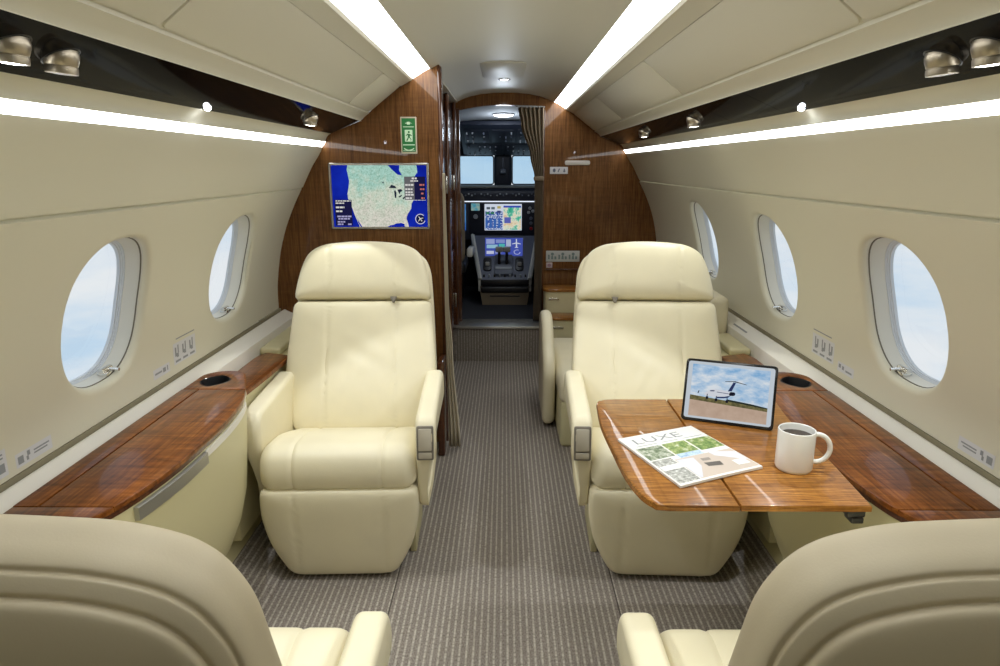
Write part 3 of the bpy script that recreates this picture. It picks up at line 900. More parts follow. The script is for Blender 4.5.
# ------------------------------------------------------------------ things on the table
# mug
mc = Vector((.637, 1.361, TZ))
t = thing('mug', 'white ceramic mug of black coffee standing on the wooden table', 'mug', mc)
b = bm_new(); lathe(b, [(.0345, 0), (.0375, .003), (.039, .008), (.039, .089), (.0385, .0915), (.0372, .0925), (.0359, .0915), (.0355, .089), (.0355, .010), (.030, .006)], 56, Matrix.Translation(mc)); obj('cup', b, M['white'], t)
b = bm_new(); lathe(b, [(.0354, .0775), (.020, .0777), (.002, .0777)], 40, Matrix.Translation(mc), cap0=False); obj('coffee', b, M['coffee'], t)
b = bm_new(); hd = Vector((.985, -.17, 0)).normalized()
path = []
for k in range(25):
    a = radians(104 - 208 * k / 24)
    path.append(mc + hd * (.0385 + .004 + .0285 * max(-.15, cos(a))) + Vector((0, 0, .051 + .032 * sin(a))))
tube(b, path, .0054, 14, ref=hd.cross(Vector((0, 0, 1)))); obj('handle', b, M['white'], t)

# tablet
a = radians(-21); X = Vector((cos(a), sin(a), 0)); Yb = Vector((-sin(a), cos(a), 0)); be = radians(22)
U = Vector((0, 0, cos(be))) + Yb * sin(be); N = X.cross(U)       # N looks to the camera side
if N.y > 0: N = -N
BL = Vector((.4635, 1.652, TZ + .0012)); TW, TH = .226, .163
t = thing('tablet', 'tablet showing a parked jet, propped upright on the wooden table', 'tablet', BL + X * TW / 2)
def tp(u, v, w): return BL + X * u + U * v + N * w
R = lambda x0, x1, y0, y1, r, n=6: round_poly([(x0, y0), (x1, y0), (x1, y1), (x0, y1)], r, n)
b = bm_new(); prism(b, R(0, TW, 0, TH, .011), lambda u, v, w: tp(u, v, w - .007), .007, 0, .0012); obj('body', b, M['bezel'], t)
b = bm_new(); prism(b, R(.0065, TW - .0065, .0075, TH - .0065, .0075), lambda u, v, w: tp(u, v, w), .0004); gl_ = obj('screen_glass', b, glow('screen_margin', (.62, .68, .74), .85), t); gl_['label'] = 'pale lit screen margin'
# the picture on the screen
PX0, PX1, PY0, PY1 = .0175, TW - .0175, .013, TH - .014
def pic(poly, mat, nm, lvl=1, parent=None):
    b = bm_new()
    prism(b, [(PX0 + u * (PX1 - PX0), PY0 + v * (PY1 - PY0)) for u, v in poly], lambda u, v, w: tp(u, v, .0002 + .0003 * lvl + w), .0002)
    return obj(nm, b, mat, parent or t)
sky_m = screen_noise('tablet_sky', [(.34, (.24, .47, .76)), (.50, (.52, .68, .86)), (.62, (.80, .86, .92))], 22, .85, 5, (1, 1, 2.2))
pic([(0, .30), (1, .30), (1, 1), (0, 1)], sky_m, 'sky_picture')
pic([(0, .0), (1, .0), (1, .30), (0, .36)], screen_noise('tablet_apron', [(.3, (.50, .36, .27)), (.7, (.60, .45, .35))], 40, .9), 'apron_picture', 2)
pic([(0, .31), (1, .235), (1, .30), (.6, .345), (0, .40)], screen_noise('tablet_grass', [(.4, (.12, .11, .05)), (.6, (.24, .21, .09))], 90, .8), 'grass_picture', 3)
pic([(.48, .35), (1, .285), (1, .305), (.8, .345), (.48, .385)], glow('tablet_trees', (.03, .04, .03), .7), 'tree_line_picture', 4)
body = glow('tablet_jet_white', (.62, .64, .70), 1.); blue = glow('tablet_jet_blue', (.03, .045, .14), .8); darkp = glow('tablet_jet_dark', (.015, .015, .03), .7)
jet = pic(round_poly([(.175, .435), (.205, .480), (.262, .530), (.30, .552), (.40, .548), (.50, .535), (.545, .520), (.53, .47), (.44, .43), (.33, .405), (.22, .405)], .02, 4), body, 'jet_fuselage_picture', 5)
pic([(.34, .41), (.44, .425), (.53, .46), (.50, .42), (.44, .395), (.36, .385)], blue, 'jet_belly_picture', 6)
pic([(.485, .535), (.535, .545), (.580, .715), (.545, .715)], blue, 'jet_tail_picture', 6)
pic([(.44, .712), (.56, .725), (.72, .690), (.72, .698), (.57, .742), (.44, .722)], darkp, 'jet_tailplane_picture', 7)
pic(round_poly([(.50, .455), (.58, .46), (.585, .53), (.51, .53)], .03, 4), darkp, 'jet_engine_picture', 7)
pic([(.255, .520), (.315, .528), (.315, .508), (.262, .500)], blue, 'jet_cockpit_picture', 7)
pic([(.345, .505), (.50, .495), (.50, .485), (.345, .495)], blue, 'jet_windows_picture', 7)
for x, y in ((.225, .345), (.345, .325), (.485, .315)):
    pic(round_poly([(x - .016, y), (x + .016, y), (x + .016, y + .055), (x - .016, y + .055)], .014, 4), darkp, 'jet_wheel_picture', 7)
    pic([(x - .005, y + .04), (x + .005, y + .04), (x + .005, y + .10), (x - .005, y + .10)], darkp, 'jet_gear_leg_picture', 7)
pic([(.095, .445), (.113, .445), (.118, .495), (.108, .495)], darkp, 'far_tail_picture', 7)
# folding stand behind
b = bm_new()
q0 = tp(TW * .2, TH * .62, -.0075); q1 = tp(TW * .8, TH * .62, -.0075)
f0 = q0 + Yb * .055; f0.z = TZ + .002; f1 = q1 + Yb * .055; f1.z = TZ + .002
th_ = Yb * .003
rings(b, [[q0, q1, q1 + th_, q0 + th_], [f0, f1, f1 + th_, f0 + th_]]); obj('kickstand', b, M['black'], t)

# magazine
TLc, TRc, BRc, BLc = Vector((.274, 1.505, 0)), Vector((.474, 1.592, 0)), Vector((.568, 1.356, 0)), Vector((.364, 1.262, 0))
t = thing('magazine', 'home magazine with green garden pictures lying on the wooden table', 'magazine', (.42, 1.43, TZ))
def mg(u, v, w):       # u across, v down the page
    p = (TLc * (1 - u) + TRc * u) * (1 - v) + (BLc * (1 - u) + BRc * u) * v
    return Vector((p.x, p.y, TZ + .0008 + w + .0012 * sin(pi * u) * v))
b = bm_new()
nu = 12
for k in range(nu):
    for l in range(nu):
        u0, u1, v0, v1 = k / nu, (k + 1) / nu, l / nu, (l + 1) / nu
        b.faces.new([b.verts.new(mg(u, v, .0055)) for u, v in ((u0, v0), (u1, v0), (u1, v1), (u0, v1))])
bmesh.ops.remove_doubles(b, verts=b.verts, dist=1e-6)
ext = bmesh.ops.extrude_face_region(b, geom=list(b.faces))
for v in [g for g in ext['geom'] if isinstance(g, bmesh.types.BMVert)]: v.co.z -= .0055
obj('pages', b, M['paper'], t)
def cover(u0, u1, v0, v1, mat, nm, lvl=1, poly=None):
    b = bm_new()
    n = 6
    if poly is None:
        for k in range(n):
            for l in range(n):
                a0, a1 = u0 + (u1 - u0) * k / n, u0 + (u1 - u0) * (k + 1) / n; c0, c1 = v0 + (v1 - v0) * l / n, v0 + (v1 - v0) * (l + 1) / n
                b.faces.new([b.verts.new(mg(u, v, .0055 + .00025 * lvl)) for u, v in ((a0, c0), (a1, c0), (a1, c1), (a0, c1))])
        bmesh.ops.remove_doubles(b, verts=b.verts, dist=1e-6)
    else: b.faces.new([b.verts.new(mg(u, v, .0055 + .00025 * lvl)) for u, v in poly])
    return obj(nm, b, mat, t)
gr = [(.25, (.02, .05, .012)), (.42, (.10, .20, .03)), (.55, (.30, .36, .10)), (.66, (.55, .58, .45)), (.8, (.72, .72, .70))]
gr2 = [(.25, (.02, .03, .02)), (.45, (.14, .20, .10)), (.58, (.45, .47, .38)), (.72, (.72, .72, .70))]
g1 = print_noise('cover_garden', gr, 75); g2 = print_noise('cover_grey_garden', gr2, 95)
cover(.03, .34, .27, .52, g2, 'garden_picture'); cover(.36, .66, .27, .50, g1, 'garden_picture'); cover(.68, .99, .27, .52, g1, 'garden_picture')
cover(.02, .26, .54, .97, print_noise('cover_detail', [(.3, (.10, .11, .10)), (.5, (.36, .36, .33)), (.65, (.66, .66, .64))], 120), 'collage_picture')
cover(.36, .66, .505, .58, print_noise('cover_pool', [(.3, (.16, .30, .52)), (.6, (.52, .66, .78))], 90), 'pool_picture')
cover(.27, .99, .585, .97, plain('cover_floor_tone', (.56, .47, .40), .3), 'living_room_picture')
cover(0, 0, 0, 0, plain('cover_sofa_tone', (.62, .62, .68), .3), 'sofa_picture', 2, [(.28, .60), (.48, .62), (.44, .78), (.30, .96), (.27, .96)])
cover(0, 0, 0, 0, plain('cover_sofa_tone_two', (.66, .66, .72), .3), 'sofa_picture', 2, [(.70, .56), (.98, .66), (.98, .84), (.72, .66)])
cover(0, 0, 0, 0, plain('cover_table_tone', (.10, .085, .07), .3), 'coffee_table_picture', 3, [(.50, .745), (.68, .77), (.66, .845), (.50, .815)])
cover(0, 0, 0, 0, plain('cover_tray_tone', (.30, .26, .22), .3), 'tray_picture', 3, [(.53, .66), (.63, .67), (.62, .72), (.52, .71)])
cover(.80, .95, .80, .90, M['paper'], 'cover_caption_box', 3)
cover(.03, .30, .655, .74, M['paper'], 'cover_caption_box', 2)
def text_mesh(body, size, place, mat, nm, parent, squash=(1, 1), thick=.0001):
    """lettering as real mesh; place(u,v,w) maps text-plane units"""
    c = bpy.data.curves.new('tmp_text', 'FONT'); c.body = body; c.size = size; c.extrude = 0
    o = bpy.data.objects.new('tmp_text', c); COL.objects.link(o)
    dg = bpy.context.evaluated_depsgraph_get()
    me = bpy.data.meshes.new_from_object(o.evaluated_get(dg))
    bpy.data.objects.remove(o); bpy.data.curves.remove(c)
    b = bm_new(); b.from_mesh(me); bpy.data.meshes.remove(me)
    for v in b.verts: v.co = place(v.co.x * squash[0], v.co.y * squash[1])
    return obj(nm, b, mat, parent)
text_mesh('LUXE', .17, lambda u, v: mg(.10 + u, .185 - v * 1.0, .0059), M['ink_grey'], 'title_lettering', t, (1.55, .95))
for k, (u0, u1) in enumerate(((.08, .34), (.40, .62), (.68, .94))): cover(u0, u1, .225, .234, M['ink_grey'], 'subtitle_line')

# ------------------------------------------------------------------ stickers on the walls
def wpatch(s, y0, y1, z0, z1, off, bm):
    n = 3
    for k in range(n):
        za, zc = z0 + (z1 - z0) * k / n, z0 + (z1 - z0) * (k + 1) / n
        bm.faces.new([bm.verts.new(wall_p(s, y, z, -.0054 - off)) for y, z in ((y0, za), (y1, za), (y1, zc), (y0, zc))])
def wmarks(s, rects, mat, nm, parent, off=.0010):
    for y0, y1, z0, z1 in rects:
        b = bm_new(); wpatch(s, y0, y1, z0, z1, off, b); obj(nm, b, mat, parent)
def sticker(s, y0, y1, z0, z1, label, rects, group=None):
    t = thing('wall_sticker', label, 'sticker', wall_p(s, (y0 + y1) / 2, z0, -.005), group='small stickers on the sidewalls')
    b = bm_new(); wpatch(s, y0, y1, z0, z1, .0003, b); obj('backing', b, M['sticker'], t)
    wmarks(s, rects, M['ink_grey'], 'printed_mark', t)
    return t
for s, d in ((-1, 0.), (1, .028)):
    w = side_word(s)
    # long sticker with two symbols and two lines
    y0 = 1.328 + d * .4; z0 = .690
    sy = lambda a: y0 + .118 * a
    rr = lambda a0, a1, q0, q1: (min(sy(a0), sy(a1)), max(sy(a0), sy(a1)), z0 + .032 * q0, z0 + .032 * q1)
    sticker(s, y0, y0 + .118, z0, z0 + .032, 'long white sticker with two printed lines low on the right wall' if s > 0 else 'long white sticker with two printed lines low on the left wall',
            [rr(.05, .20, .20, .75), rr(.27, .33, .2, .5), rr(.30, .38, .5, .85), rr(.48, .92, .58, .70), rr(.48, .86, .36, .48)])
    # short sticker and pictogram sticker between the windows
    y0 = 1.915 + d; z0 = .700
    sticker(s, y0, y0 + .10, z0, z0 + .030, 'short white sticker just beside the pictogram sticker on the %s wall' % w,
            [(y0 + .008, y0 + .05, z0 + .012, z0 + .018), (y0 + .056, y0 + .074, z0 + .008, z0 + .022), (y0 + .082, y0 + .088, z0 + .008, z0 + .024)] if s < 0 else
            [(y0 + .010, y0 + .048, z0 + .008, z0 + .014), (y0 + .058, y0 + .07, z0 + .010, z0 + .022), (y0 + .078, y0 + .092, z0 + .012, z0 + .024)])
    y0 = 2.045 + d; z0 = .708
    marks = []
    for k in range(3):
        q = y0 + .010 + .05 * k
        marks += [(q, q + .010, z0 + .026, z0 + .056), (q + .010, q + .024, z0 + .022, z0 + .036), (q + .018, q + .026, z0 + .036, z0 + .062), (q, q + .034, z0 + .006, z0 + .013)]
    sticker(s, y0, y0 + .155, z0, z0 + .070, 'pictogram sticker with three small symbols on the %s wall between windows' % w, marks)
    t = thing('wall_slot', 'thin grey slot line just above the pictogram sticker on the %s wall' % w, 'slot', wall_p(s, y0 + .07, .789, -.004))
    b = bm_new(); wpatch(s, y0 + .02, y0 + .15, .789, .793, .0006, b); obj('slot_line', b, M['ink_grey'], t)
t = thing('wall_sticker', 'square white sticker cut by the left edge of the picture', 'sticker', wall_p(-1, 1.265, .69, -.005), group='small stickers on the sidewalls')
b = bm_new(); wpatch(-1, 1.225, 1.304, .690, .750, .0003, b); obj('backing', b, M['sticker'], t)
wmarks(-1, [(1.262, 1.296, .700, .720), (1.258, 1.294, .730, .734), (1.256, 1.294, .738, .742)], M['ink_grey'], 'printed_mark', t)
b = bm_new()
dx, dz = .044, .019
rings(b, [[(.986 + dx * f - .0006 * k, y, .648 + dz * f + .0009 * k) for f, k in ((.40, .2), (.40, 1), (.56, 1), (.56, .2))] for y in (2.70, 2.86)])
single('engraved_strip', b, M['ink_grey'], 'thin grey engraved strip on the right wall lip near the divan', 'label strip')

# ------------------------------------------------------------------ map screen on the left bulkhead
t = thing('wall_monitor', 'flat wall monitor showing a blue and pale map, on the left wood bulkhead', 'screen', (-.565, YL, 1.05))
def tv(u, v, w): return Vector((u, YL - .0005 - w, v))
X0, X1, Z0, Z1 = -.792, -.342, 1.050, 1.343
b = bm_new()
fr = [R(X0, X1, Z0, Z1, .006, 3), R(X0 + .011, X1 - .011, Z0 + .010, Z1 - .010, .003, 3)]
rings(b, [[tv(u, v, 0) for u, v in fr[0]], [tv(u, v, .008) for u, v in fr[0]], [tv(u, v, .010) for u, v in inset(fr[0], .002)], [tv(u, v, .010) for u, v in inset(fr[0], .009)], [tv(u, v, .004) for u, v in fr[1]]], cap0=False, cap1=False)
obj('frame', b, plain('monitor_frame', (.42, .40, .36), .25, .7), t)
sea = screen_noise('map_sea', [(.35, (.005, .014, .30)), (.65, (.008, .028, .48))], 6, .9)
b = bm_new(); prism(b, R(X0 + .010, X1 - .010, Z0 + .009, Z1 - .009, .002, 2), lambda u, v, w: tv(u, v, .002 + w), .002); obj('screen', b, sea, t)
SX0, SX1, SZ0, SZ1 = X0 + .011, X1 - .011, Z0 + .010, Z1 - .010
def onscreen(poly, mat, nm, lvl=1):
    b = bm_new(); prism(b, [(SX0 + u * (SX1 - SX0), SZ1 - v * (SZ1 - SZ0)) for u, v in poly], lambda u, v, w: tv(u, v, .0042 + .0003 * lvl + w), .0002)
    return obj(nm, b, mat, t)
land = [(.175, 0), (.165, .07), (.175, .15), (.185, .25), (.175, .36), (.160, .46), (.165, .54), (.19, .62), (.205, .70), (.225, .80), (.25, .90), (.275, 1), (.60, 1), (.66, .95), (.74, .97), (.765, 1), (.80, 1), (.79, .93), (.775, .86), (.79, .79), (.83, .70), (.835, .62), (.86, .55), (.90, .47), (.93, .40), (.92, .34), (.94, .26), (.90, .20), (.905, .10), (.90, .02), (.895, 0), (.72, 0), (.715, .08), (.745, .16), (.70, .15), (.64, .07), (.60, 0)]
m = bpy.data.materials.new('map_land'); m.use_nodes = True; nt = m.node_tree; nt.nodes.clear()
out = node(nt, 'ShaderNodeOutputMaterial'); e = node(nt, 'ShaderNodeEmission')
fine = ramp(nt, noise(nt, coords(nt), 130, 6, .8), [(.30, (.26, .30, .24)), (.43, (.52, .58, .50)), (.54, (.68, .72, .66)), (.7, (.86, .82, .80))])
sx_ = node(nt, 'ShaderNodeSeparateXYZ'); nt.links.new(coords(nt), sx_.inputs[0])
mz = node(nt, 'ShaderNodeMath', operation='MULTIPLY_ADD'); nt.links.new(sx_.outputs['Z'], mz.inputs[0]); mz.inputs[1].default_value = -2.2
nt.links.new(noise(nt, coords(nt), 14, 4, .65), mz.inputs[2])
big = ramp(nt, mz.outputs[0], [(-.0, (.60, .92, .87)), (.10, (.80, .98, .90)), (.22, (.96, 1.0, .90)), (.42, (1.06, .97, .93))])
nt.links.new(mix(nt, 1., fine, big, 'MULTIPLY'), e.inputs['Color']); e.inputs['Strength'].default_value = .95
nt.links.new(e.outputs[0], out.inputs[0])
onscreen(land, m, 'map_land')
north = screen_noise('map_north_tint', [(.36, (.10, .42, .36)), (.5, (.30, .60, .58)), (.62, (.62, .74, .76))], 60, .9)
lakes = glow('map_lakes', (.015, .02, .04), 1.)
for p in ([(.60, .36), (.63, .31), (.67, .335), (.68, .37), (.64, .365)], [(.655, .42), (.665, .39), (.68, .44), (.675, .53), (.66, .52)], [(.69, .39), (.73, .38), (.745, .41), (.72, .43), (.715, .47), (.70, .43)], [(.74, .53), (.77, .49), (.775, .51), (.75, .55)], [(.53, .27), (.55, .26), (.545, .30)], [(.70, .50), (.74, .47), (.735, .49), (.71, .52)]): onscreen(p, lakes, 'lake', 2)
seab = glow('map_gulf', (.006, .02, .42), .9)
onscreen([(.57, 1), (.60, .975), (.64, .965), (.66, .945), (.72, .935), (.755, .955), (.75, 1)], seab, 'gulf', 2)
onscreen([(.255, .86), (.262, .90), (.30, 1), (.285, 1), (.26, .93)], seab, 'gulf', 2)
onscreen([(.86, .21), (.90, .12), (.915, .16), (.88, .25)], seab, 'gulf', 2)
tint = glow('map_panel_navy', (.012, .012, .06), .9); tint2 = glow('map_panel_grey', (.16, .16, .17), .8)
onscreen([(.765, .18), (.985, .18), (.985, .555), (.765, .555)], tint, 'data_panel', 3)
onscreen([(.765, .18), (.87, .18), (.87, .555), (.765, .555)], tint2, 'data_panel', 4)
onscreen([(.02, .555), (.20, .555), (.20, .98), (.02, .98)], tint, 'data_panel', 3)
wl_ = glow('map_text_white', (.75, .74, .72), .9); rl_ = glow('map_text_red', (.62, .18, .16), .9); lv_ = glow('map_text_lavender', (.42, .40, .66), .9)
def lines(rows, mat):
    for u0, u1, v, h in rows:
        u = u0
        while u < u1 - .005:
            w_ = min(random.uniform(.018, .04), u1 - u); onscreen([(u, v), (u + w_, v), (u + w_, v + h), (u, v + h)], mat, 'text_line', 5); u += w_ + .006
lines([(.845, .90, .195, .028), (.83, .91, .24, .02), (.775, .865, .30, .028), (.775, .85, .37, .026), (.775, .85, .42, .026), (.775, .86, .46, .026), (.775, .84, .515, .026)], wl_)
lines([(.925, .975, .30, .026), (.93, .975, .37, .026), (.94, .975, .44, .026), (.94, .975, .515, .026)], rl_)
lines([(.765, .985, .557, .008), (.03, .19, .565, .018), (.03, .12, .60, .02), (.03, .12, .665, .028), (.03, .10, .73, .026)], wl_)
lines([(.04, .19, .815, .026), (.05, .18, .855, .024), (.04, .12, .905, .024), (.04, .10, .945, .024), (.15, .19, .945, .024)], lv_)
b = bm_new()
cx_, cz_ = SX0 + .925 * (SX1 - SX0), SZ1 - .87 * (SZ1 - SZ0)
ring2 = [(cos(2 * pi * k / 32), sin(2 * pi * k / 32)) for k in range(32)]
V1 = [b.verts.new(tv(cx_ + .0235 * u, cz_ + .0235 * v, .0058)) for u, v in ring2]; V2 = [b.verts.new(tv(cx_ + .0205 * u, cz_ + .0205 * v, .0058)) for u, v in ring2]
for k in range(4, 30): b.faces.new((V1[k], V1[k + 1], V2[k + 1], V2[k]))
obj('compass_ring', b, wl_, t)
b = bm_new(); V = [b.verts.new(tv(cx_ + .0185 * u, cz_ + .0185 * v, .0056)) for u, v in ring2]; b.faces.new(V); obj('compass_disc', b, glow('map_compass', (.01, .012, .05), .9), t)
b = bm_new()
def pl(u, v): a = radians(35); return tv(cx_ + (u * cos(a) - v * sin(a)) * .015, cz_ + (u * sin(a) + v * cos(a)) * .015, .0060)
for P in ([(-.10, -.8), (.10, -.8), (.12, .7), (0, 1.), (-.12, .7)], [(-.9, -.15), (-.08, .30), (-.08, .0), (-.9, -.32)], [(.9, -.15), (.08, .30), (.08, .0), (.9, -.32)], [(-.36, -.85), (0, -.60), (.36, -.85), (0, -.76)]):
    b.faces.new([b.verts.new(pl(*p)) for p in P])
obj('plane_symbol', b, wl_, t)

# exit placard
t = thing('exit_sign', 'green vertical exit placard with a running figure, above the map screen', 'sign', (-.426, YL, 1.38))
b = bm_new(); prism(b, R(-.462, -.391, 1.383, 1.540, .003, 3), lambda u, v, w: tv(u, v, w), .006, 0, .0015); obj('frame', b, M['drape'], t)
gm = plain('exit_green', (.012, .15, .035), .3, emit=(.012, .18, .04), estr=.12)
b = bm_new(); prism(b, R(-.4565, -.3965, 1.391, 1.534, .001, 2), lambda u, v, w: tv(u, v, .006 + w), .0006); obj('green_face', b, gm, t)
pg = plain('exit_pale_green', (.50, .66, .48), .4, emit=(.5, .7, .5), estr=.25)
def ex(poly, nm):
    b = bm_new(); prism(b, [(-.4265 + u * .001, 1.383 + v * .001) for u, v in poly], lambda u, v, w: tv(u, v, .0067 + w), .0003); obj(nm, b, pg, t)
ex([(-24, 113), (24, 113), (24, 116), (-24, 116)], 'divider'); ex([(-26, 36), (26, 36), (26, 40), (-26, 40)], 'divider')
ex(round_poly([(-8, 124), (8, 124), (8, 136), (-8, 136)], 5, 4), 'crest_mark'); ex([(-14, 128), (-9, 130), (-9, 132), (-14, 131)], 'crest_mark'); ex([(14, 128), (9, 130), (9, 132), (14, 131)], 'crest_mark')
# white doorway with the green running figure standing in front
ex(R(-17, 17, 52, 102, 2, 2), 'door_symbol')
b = bm_new()
for P in (round_poly([(-3, 88), (5, 88), (5, 97), (-3, 97)], 4, 4), [(-5, 86), (6, 84), (5, 70), (-3, 70)], [(-3, 71), (2, 71), (-6, 55), (-12, 56)], [(0, 71), (5, 71), (12, 60), (7, 55), (9, 61)], [(-5, 86), (-13, 78), (-11, 76), (-4, 81)], [(6, 84), (14, 78), (12, 75), (5, 79)]):
    prism(b, [(-.4265 + u * .001, 1.383 + v * .001) for u, v in P], lambda u, v, w: tv(u, v, .0070 + w), .0003)
obj('running_figure', b, gm, t)
arc = [(-22 + 44 * k / 10, 20 - 8 * sin(pi * k / 10)) for k in range(11)]
ex(arc + [(u, v + 5) for u, v in reversed(arc)], 'arrow_swoosh'); ex([(-26, 12), (26, 12), (26, 14), (-26, 14)], 'divider')

# ------------------------------------------------------------------ right bulkhead fittings (plane y = YR - .04)
YB = YR - .0405
def rb(u, v, w): return Vector((u, YB - w, v))
b = bm_new(); prism(b, R(.405, .575, 1.336, 1.366, .0145, 6), lambda u, v, w: rb(u, v, w), .008, 0, .003)
single('lens_strip', b, plain('lens_cover', (.62, .58, .52), .3), 'pale rounded lens strip high on the right wood bulkhead', 'light')
def placard(name, label, x0, x1, z0, z1, mat, marks, ink, group=None):
    t = thing(name, label, 'placard', ((x0 + x1) / 2, YB, z0), group=group)
    b = bm_new(); prism(b, R(x0, x1, z0, z1, .002, 2), lambda u, v, w: rb(u, v, w), .002, 0, .0006); obj('plate', b, mat, t)
    for p in marks:
        b = bm_new(); prism(b, [(x0 + u * (x1 - x0), z0 + v * (z1 - z0)) for u, v in p], lambda u, v, w: rb(u, v, .0021 + w), .0004); obj('printed_mark', b, ink, t)
circ = lambda cx, cy, rx, ry: [(cx + rx * cos(2 * pi * k / 14), cy + ry * sin(2 * pi * k / 14)) for k in range(14)]
placard('symbol_placard', 'small white placard with three symbols under the pale lens strip', .305, .426, 1.278, 1.324, M['sticker'],
        [circ(.24, .5, .08, .28), [(.42, .25), (.50, .75), (.56, .75), (.48, .25)], [(.77, .75), (.83, .75), (.83, .45), (.89, .45), (.80, .2), (.71, .45), (.77, .45)]], M['ink'])
mk = []
for u in (.06, .37, .68):
    mk += [[(u, .22), (u + .05, .22), (u + .05, .62), (u, .66)], circ(u + .13, .70, .045, .14), [(u + .09, .22), (u + .16, .22), (u + .15, .55), (u + .10, .55)], [(u + .19, .22), (u + .25, .22), (u + .25, .48), (u + .19, .50)]]
placard('instruction_placard', 'wide pale placard with grey figures on the right bulkhead beside the seat', .288, .522, .680, .756, plain('placard_pale', (.50, .52, .50), .5), mk, plain('placard_ink', (.16, .22, .22), .6))
placard('small_square_label', 'tiny pinkish square label below the wide pale placard', .290, .333, .636, .674, plain('label_pink', (.50, .42, .44), .5), [circ(.5, .5, .30, .30), ], plain('label_ink', (.32, .20, .26), .6))
b = bm_new(); box(b, .285, .70, YB - .012, YB, .622, .630, .002)
single('bulkhead_ledge', b, M['wood_dark'], 'narrow dark wood rail under the placards on the right bulkhead', 'rail')

# ------------------------------------------------------------------ divan and drink cabinets behind the right seat
t = thing('divan', 'cream leather divan half hidden behind the right hand seat', 'divan', (.62, 3.5, 0))
L = M['leather']
b = bm_new(); box(b, .27, .86, 3.02, 3.86, .0, .235, .02, 3); obj('base', b, M['pod'], t)
b = bm_new(); box(b, .262, .89, 3.00, 3.86, .22, .345, .045, 5); obj('seat_cushion', b, L, t)
b = bm_new(); puff(b, round_poly([(3.26, .02), (3.70, .02), (3.74, .30), (3.72, .53), (3.62, .56), (3.50, .545), (3.36, .42), (3.27, .38), (3.22, .30)], [.03, .04, .06, .05, .05, .08, .08, .06, .05], 6), lambda u, v, w: Vector((.228 + w, u, v)), .064, .028, 6, 90); obj('armrest', b, L, t)
b = bm_new(); box(b, .89, .983, 2.855, 3.86, .50, .775, .028, 5); obj('backrest_pad', b, M['leather'], t)
def low_cab(x0, x1, y0, y1, h, label):
    t = thing('drinks_cabinet', label, 'cabinet', ((x0 + x1) / 2, (y0 + y1) / 2, 0), group='low cream cabinets by the bulkhead')
    P = R(x0, x1, y0, y1, .05, 6)
    b = bm_new(); prism(b, P, lambda u, v, w: Vector((u, v, w)), h - .018); obj('body', b, M['leather2'], t)
    b = bm_new(); prism(b, inset(P, -.008), lambda u, v, w: Vector((u, v, h - .018 + w)), .018, 0, .006); obj('top', b, M['wood_table'], t)
    b = bm_new(); box(b, x0 + .03, x0 + .10, y0 - .004, y0 + .004, h - .075, h - .06, .002); obj('latch', b, M['chrome'], t)
low_cab(.285, .70, 4.25, 4.40, .37, 'low cream cabinet with wood lid standing in front of the taller one')
low_cab(.268, .70, 4.45, 4.62, .522, 'taller cream cabinet with wood lid against the right bulkhead')

# ------------------------------------------------------------------ curtains
def pleats(bm, prof, folds, amp, y, y_end=None, nu=72, t=.004):
    """prof: list of (z, xl, xr, amplitude factor)"""
    rows = []
    for z, xl, xr, f in prof:
        row = []
        for k in range(nu + 1):
            u = k / nu
            row.append((xl + (xr - xl) * u, y + amp * f * sin(2 * pi * folds * u + .5 * sin(5 * z)), z))
        row += [(x, yy + t, z) for x, yy, z in reversed(row)]
        rows.append(row)
    rings(bm, rows)
def lerp_prof(keys, n):
    out = []
    for (z0, a0, b0, f0), (z1, a1, b1, f1) in zip(keys[:-1], keys[1:]):
        for k in range(n):
            q = k / n; e = q * q * (3 - 2 * q); out.append((z0 + (z1 - z0) * q, a0 + (a1 - a0) * e, b0 + (b1 - b0) * e, f0 + (f1 - f0) * q))
    out.append(keys[-1]); return out
t = thing('doorway_curtain', 'taupe pleated curtain tied back on the right of the cockpit doorway', 'curtain', (.20, 4.60, .27))
b = bm_new(); pleats(b, lerp_prof([(1.705, .085, .258, 1.), (1.60, .105, .258, 1.), (1.40, .168, .257, .8), (1.245, .200, .256, .6), (1.10, .200, .258, .7), (.60, .205, .258, .8), (.262, .20, .260, .9)], 7), 6, .016, YR - .085)
obj('fabric', b, M['curtain'], t, sharp=180)
b = bm_new(); box(b, .194, .262, YR - .108, YR - .058, 1.232, 1.262, .008, 3); obj('tie_band', b, M['curtain'], t)
b = bm_new(); tube(b, [(.07, YR - .085, 1.712), (.262, YR - .085, 1.706)], .006, 10); obj('rail', b, M['cock_lining'], t)
t = thing('side_drape', 'narrow cream drape hanging beside the left seat at the bulkhead edge', 'curtain', (-.26, 3.03, .02))
b = bm_new(); pleats(b, lerp_prof([(1.30, -.274, -.262, .4), (.75, -.274, -.256, .5), (.50, -.272, -.242, .7), (.015, -.268, -.212, 1.)], 7), 3, .010, 2.99, nu=36)
obj('fabric', b, M['drape'], t, sharp=180)

# ------------------------------------------------------------------ cockpit beyond the doorway
b = bm_new(); box(b, -.85, .85, 4.73, 6.35, .20, .250); struct('floor_cockpit', b, plain('cockpit_carpet', (.02, .022, .03), .9))
b = bm_new()
box(b, -.86, -.84, 4.70, 6.4, .25, 1.80); box(b, .84, .86, 4.70, 6.4, .25, 1.80)
ck = struct('wall_cockpit', b, M['cock_dark'])
b = bm_new(); slab_y(b, [(-.85, 1.58), (-.5, 1.69), (-.2, 1.728), (.2, 1.728), (.5, 1.69), (.85, 1.58)], 4.70, 6.05, 1, .02)
for v in b.verts: v.co.z -= (v.co.y - 4.74) * .068
struct('ceiling_cockpit', b, M['cock_lining'])
# partition sides behind the door wall
b = bm_new(); box(b, -.86, -.56, 4.66, 4.70, .0, 1.75); obj('partition', b, M['cock_dark'], ck)
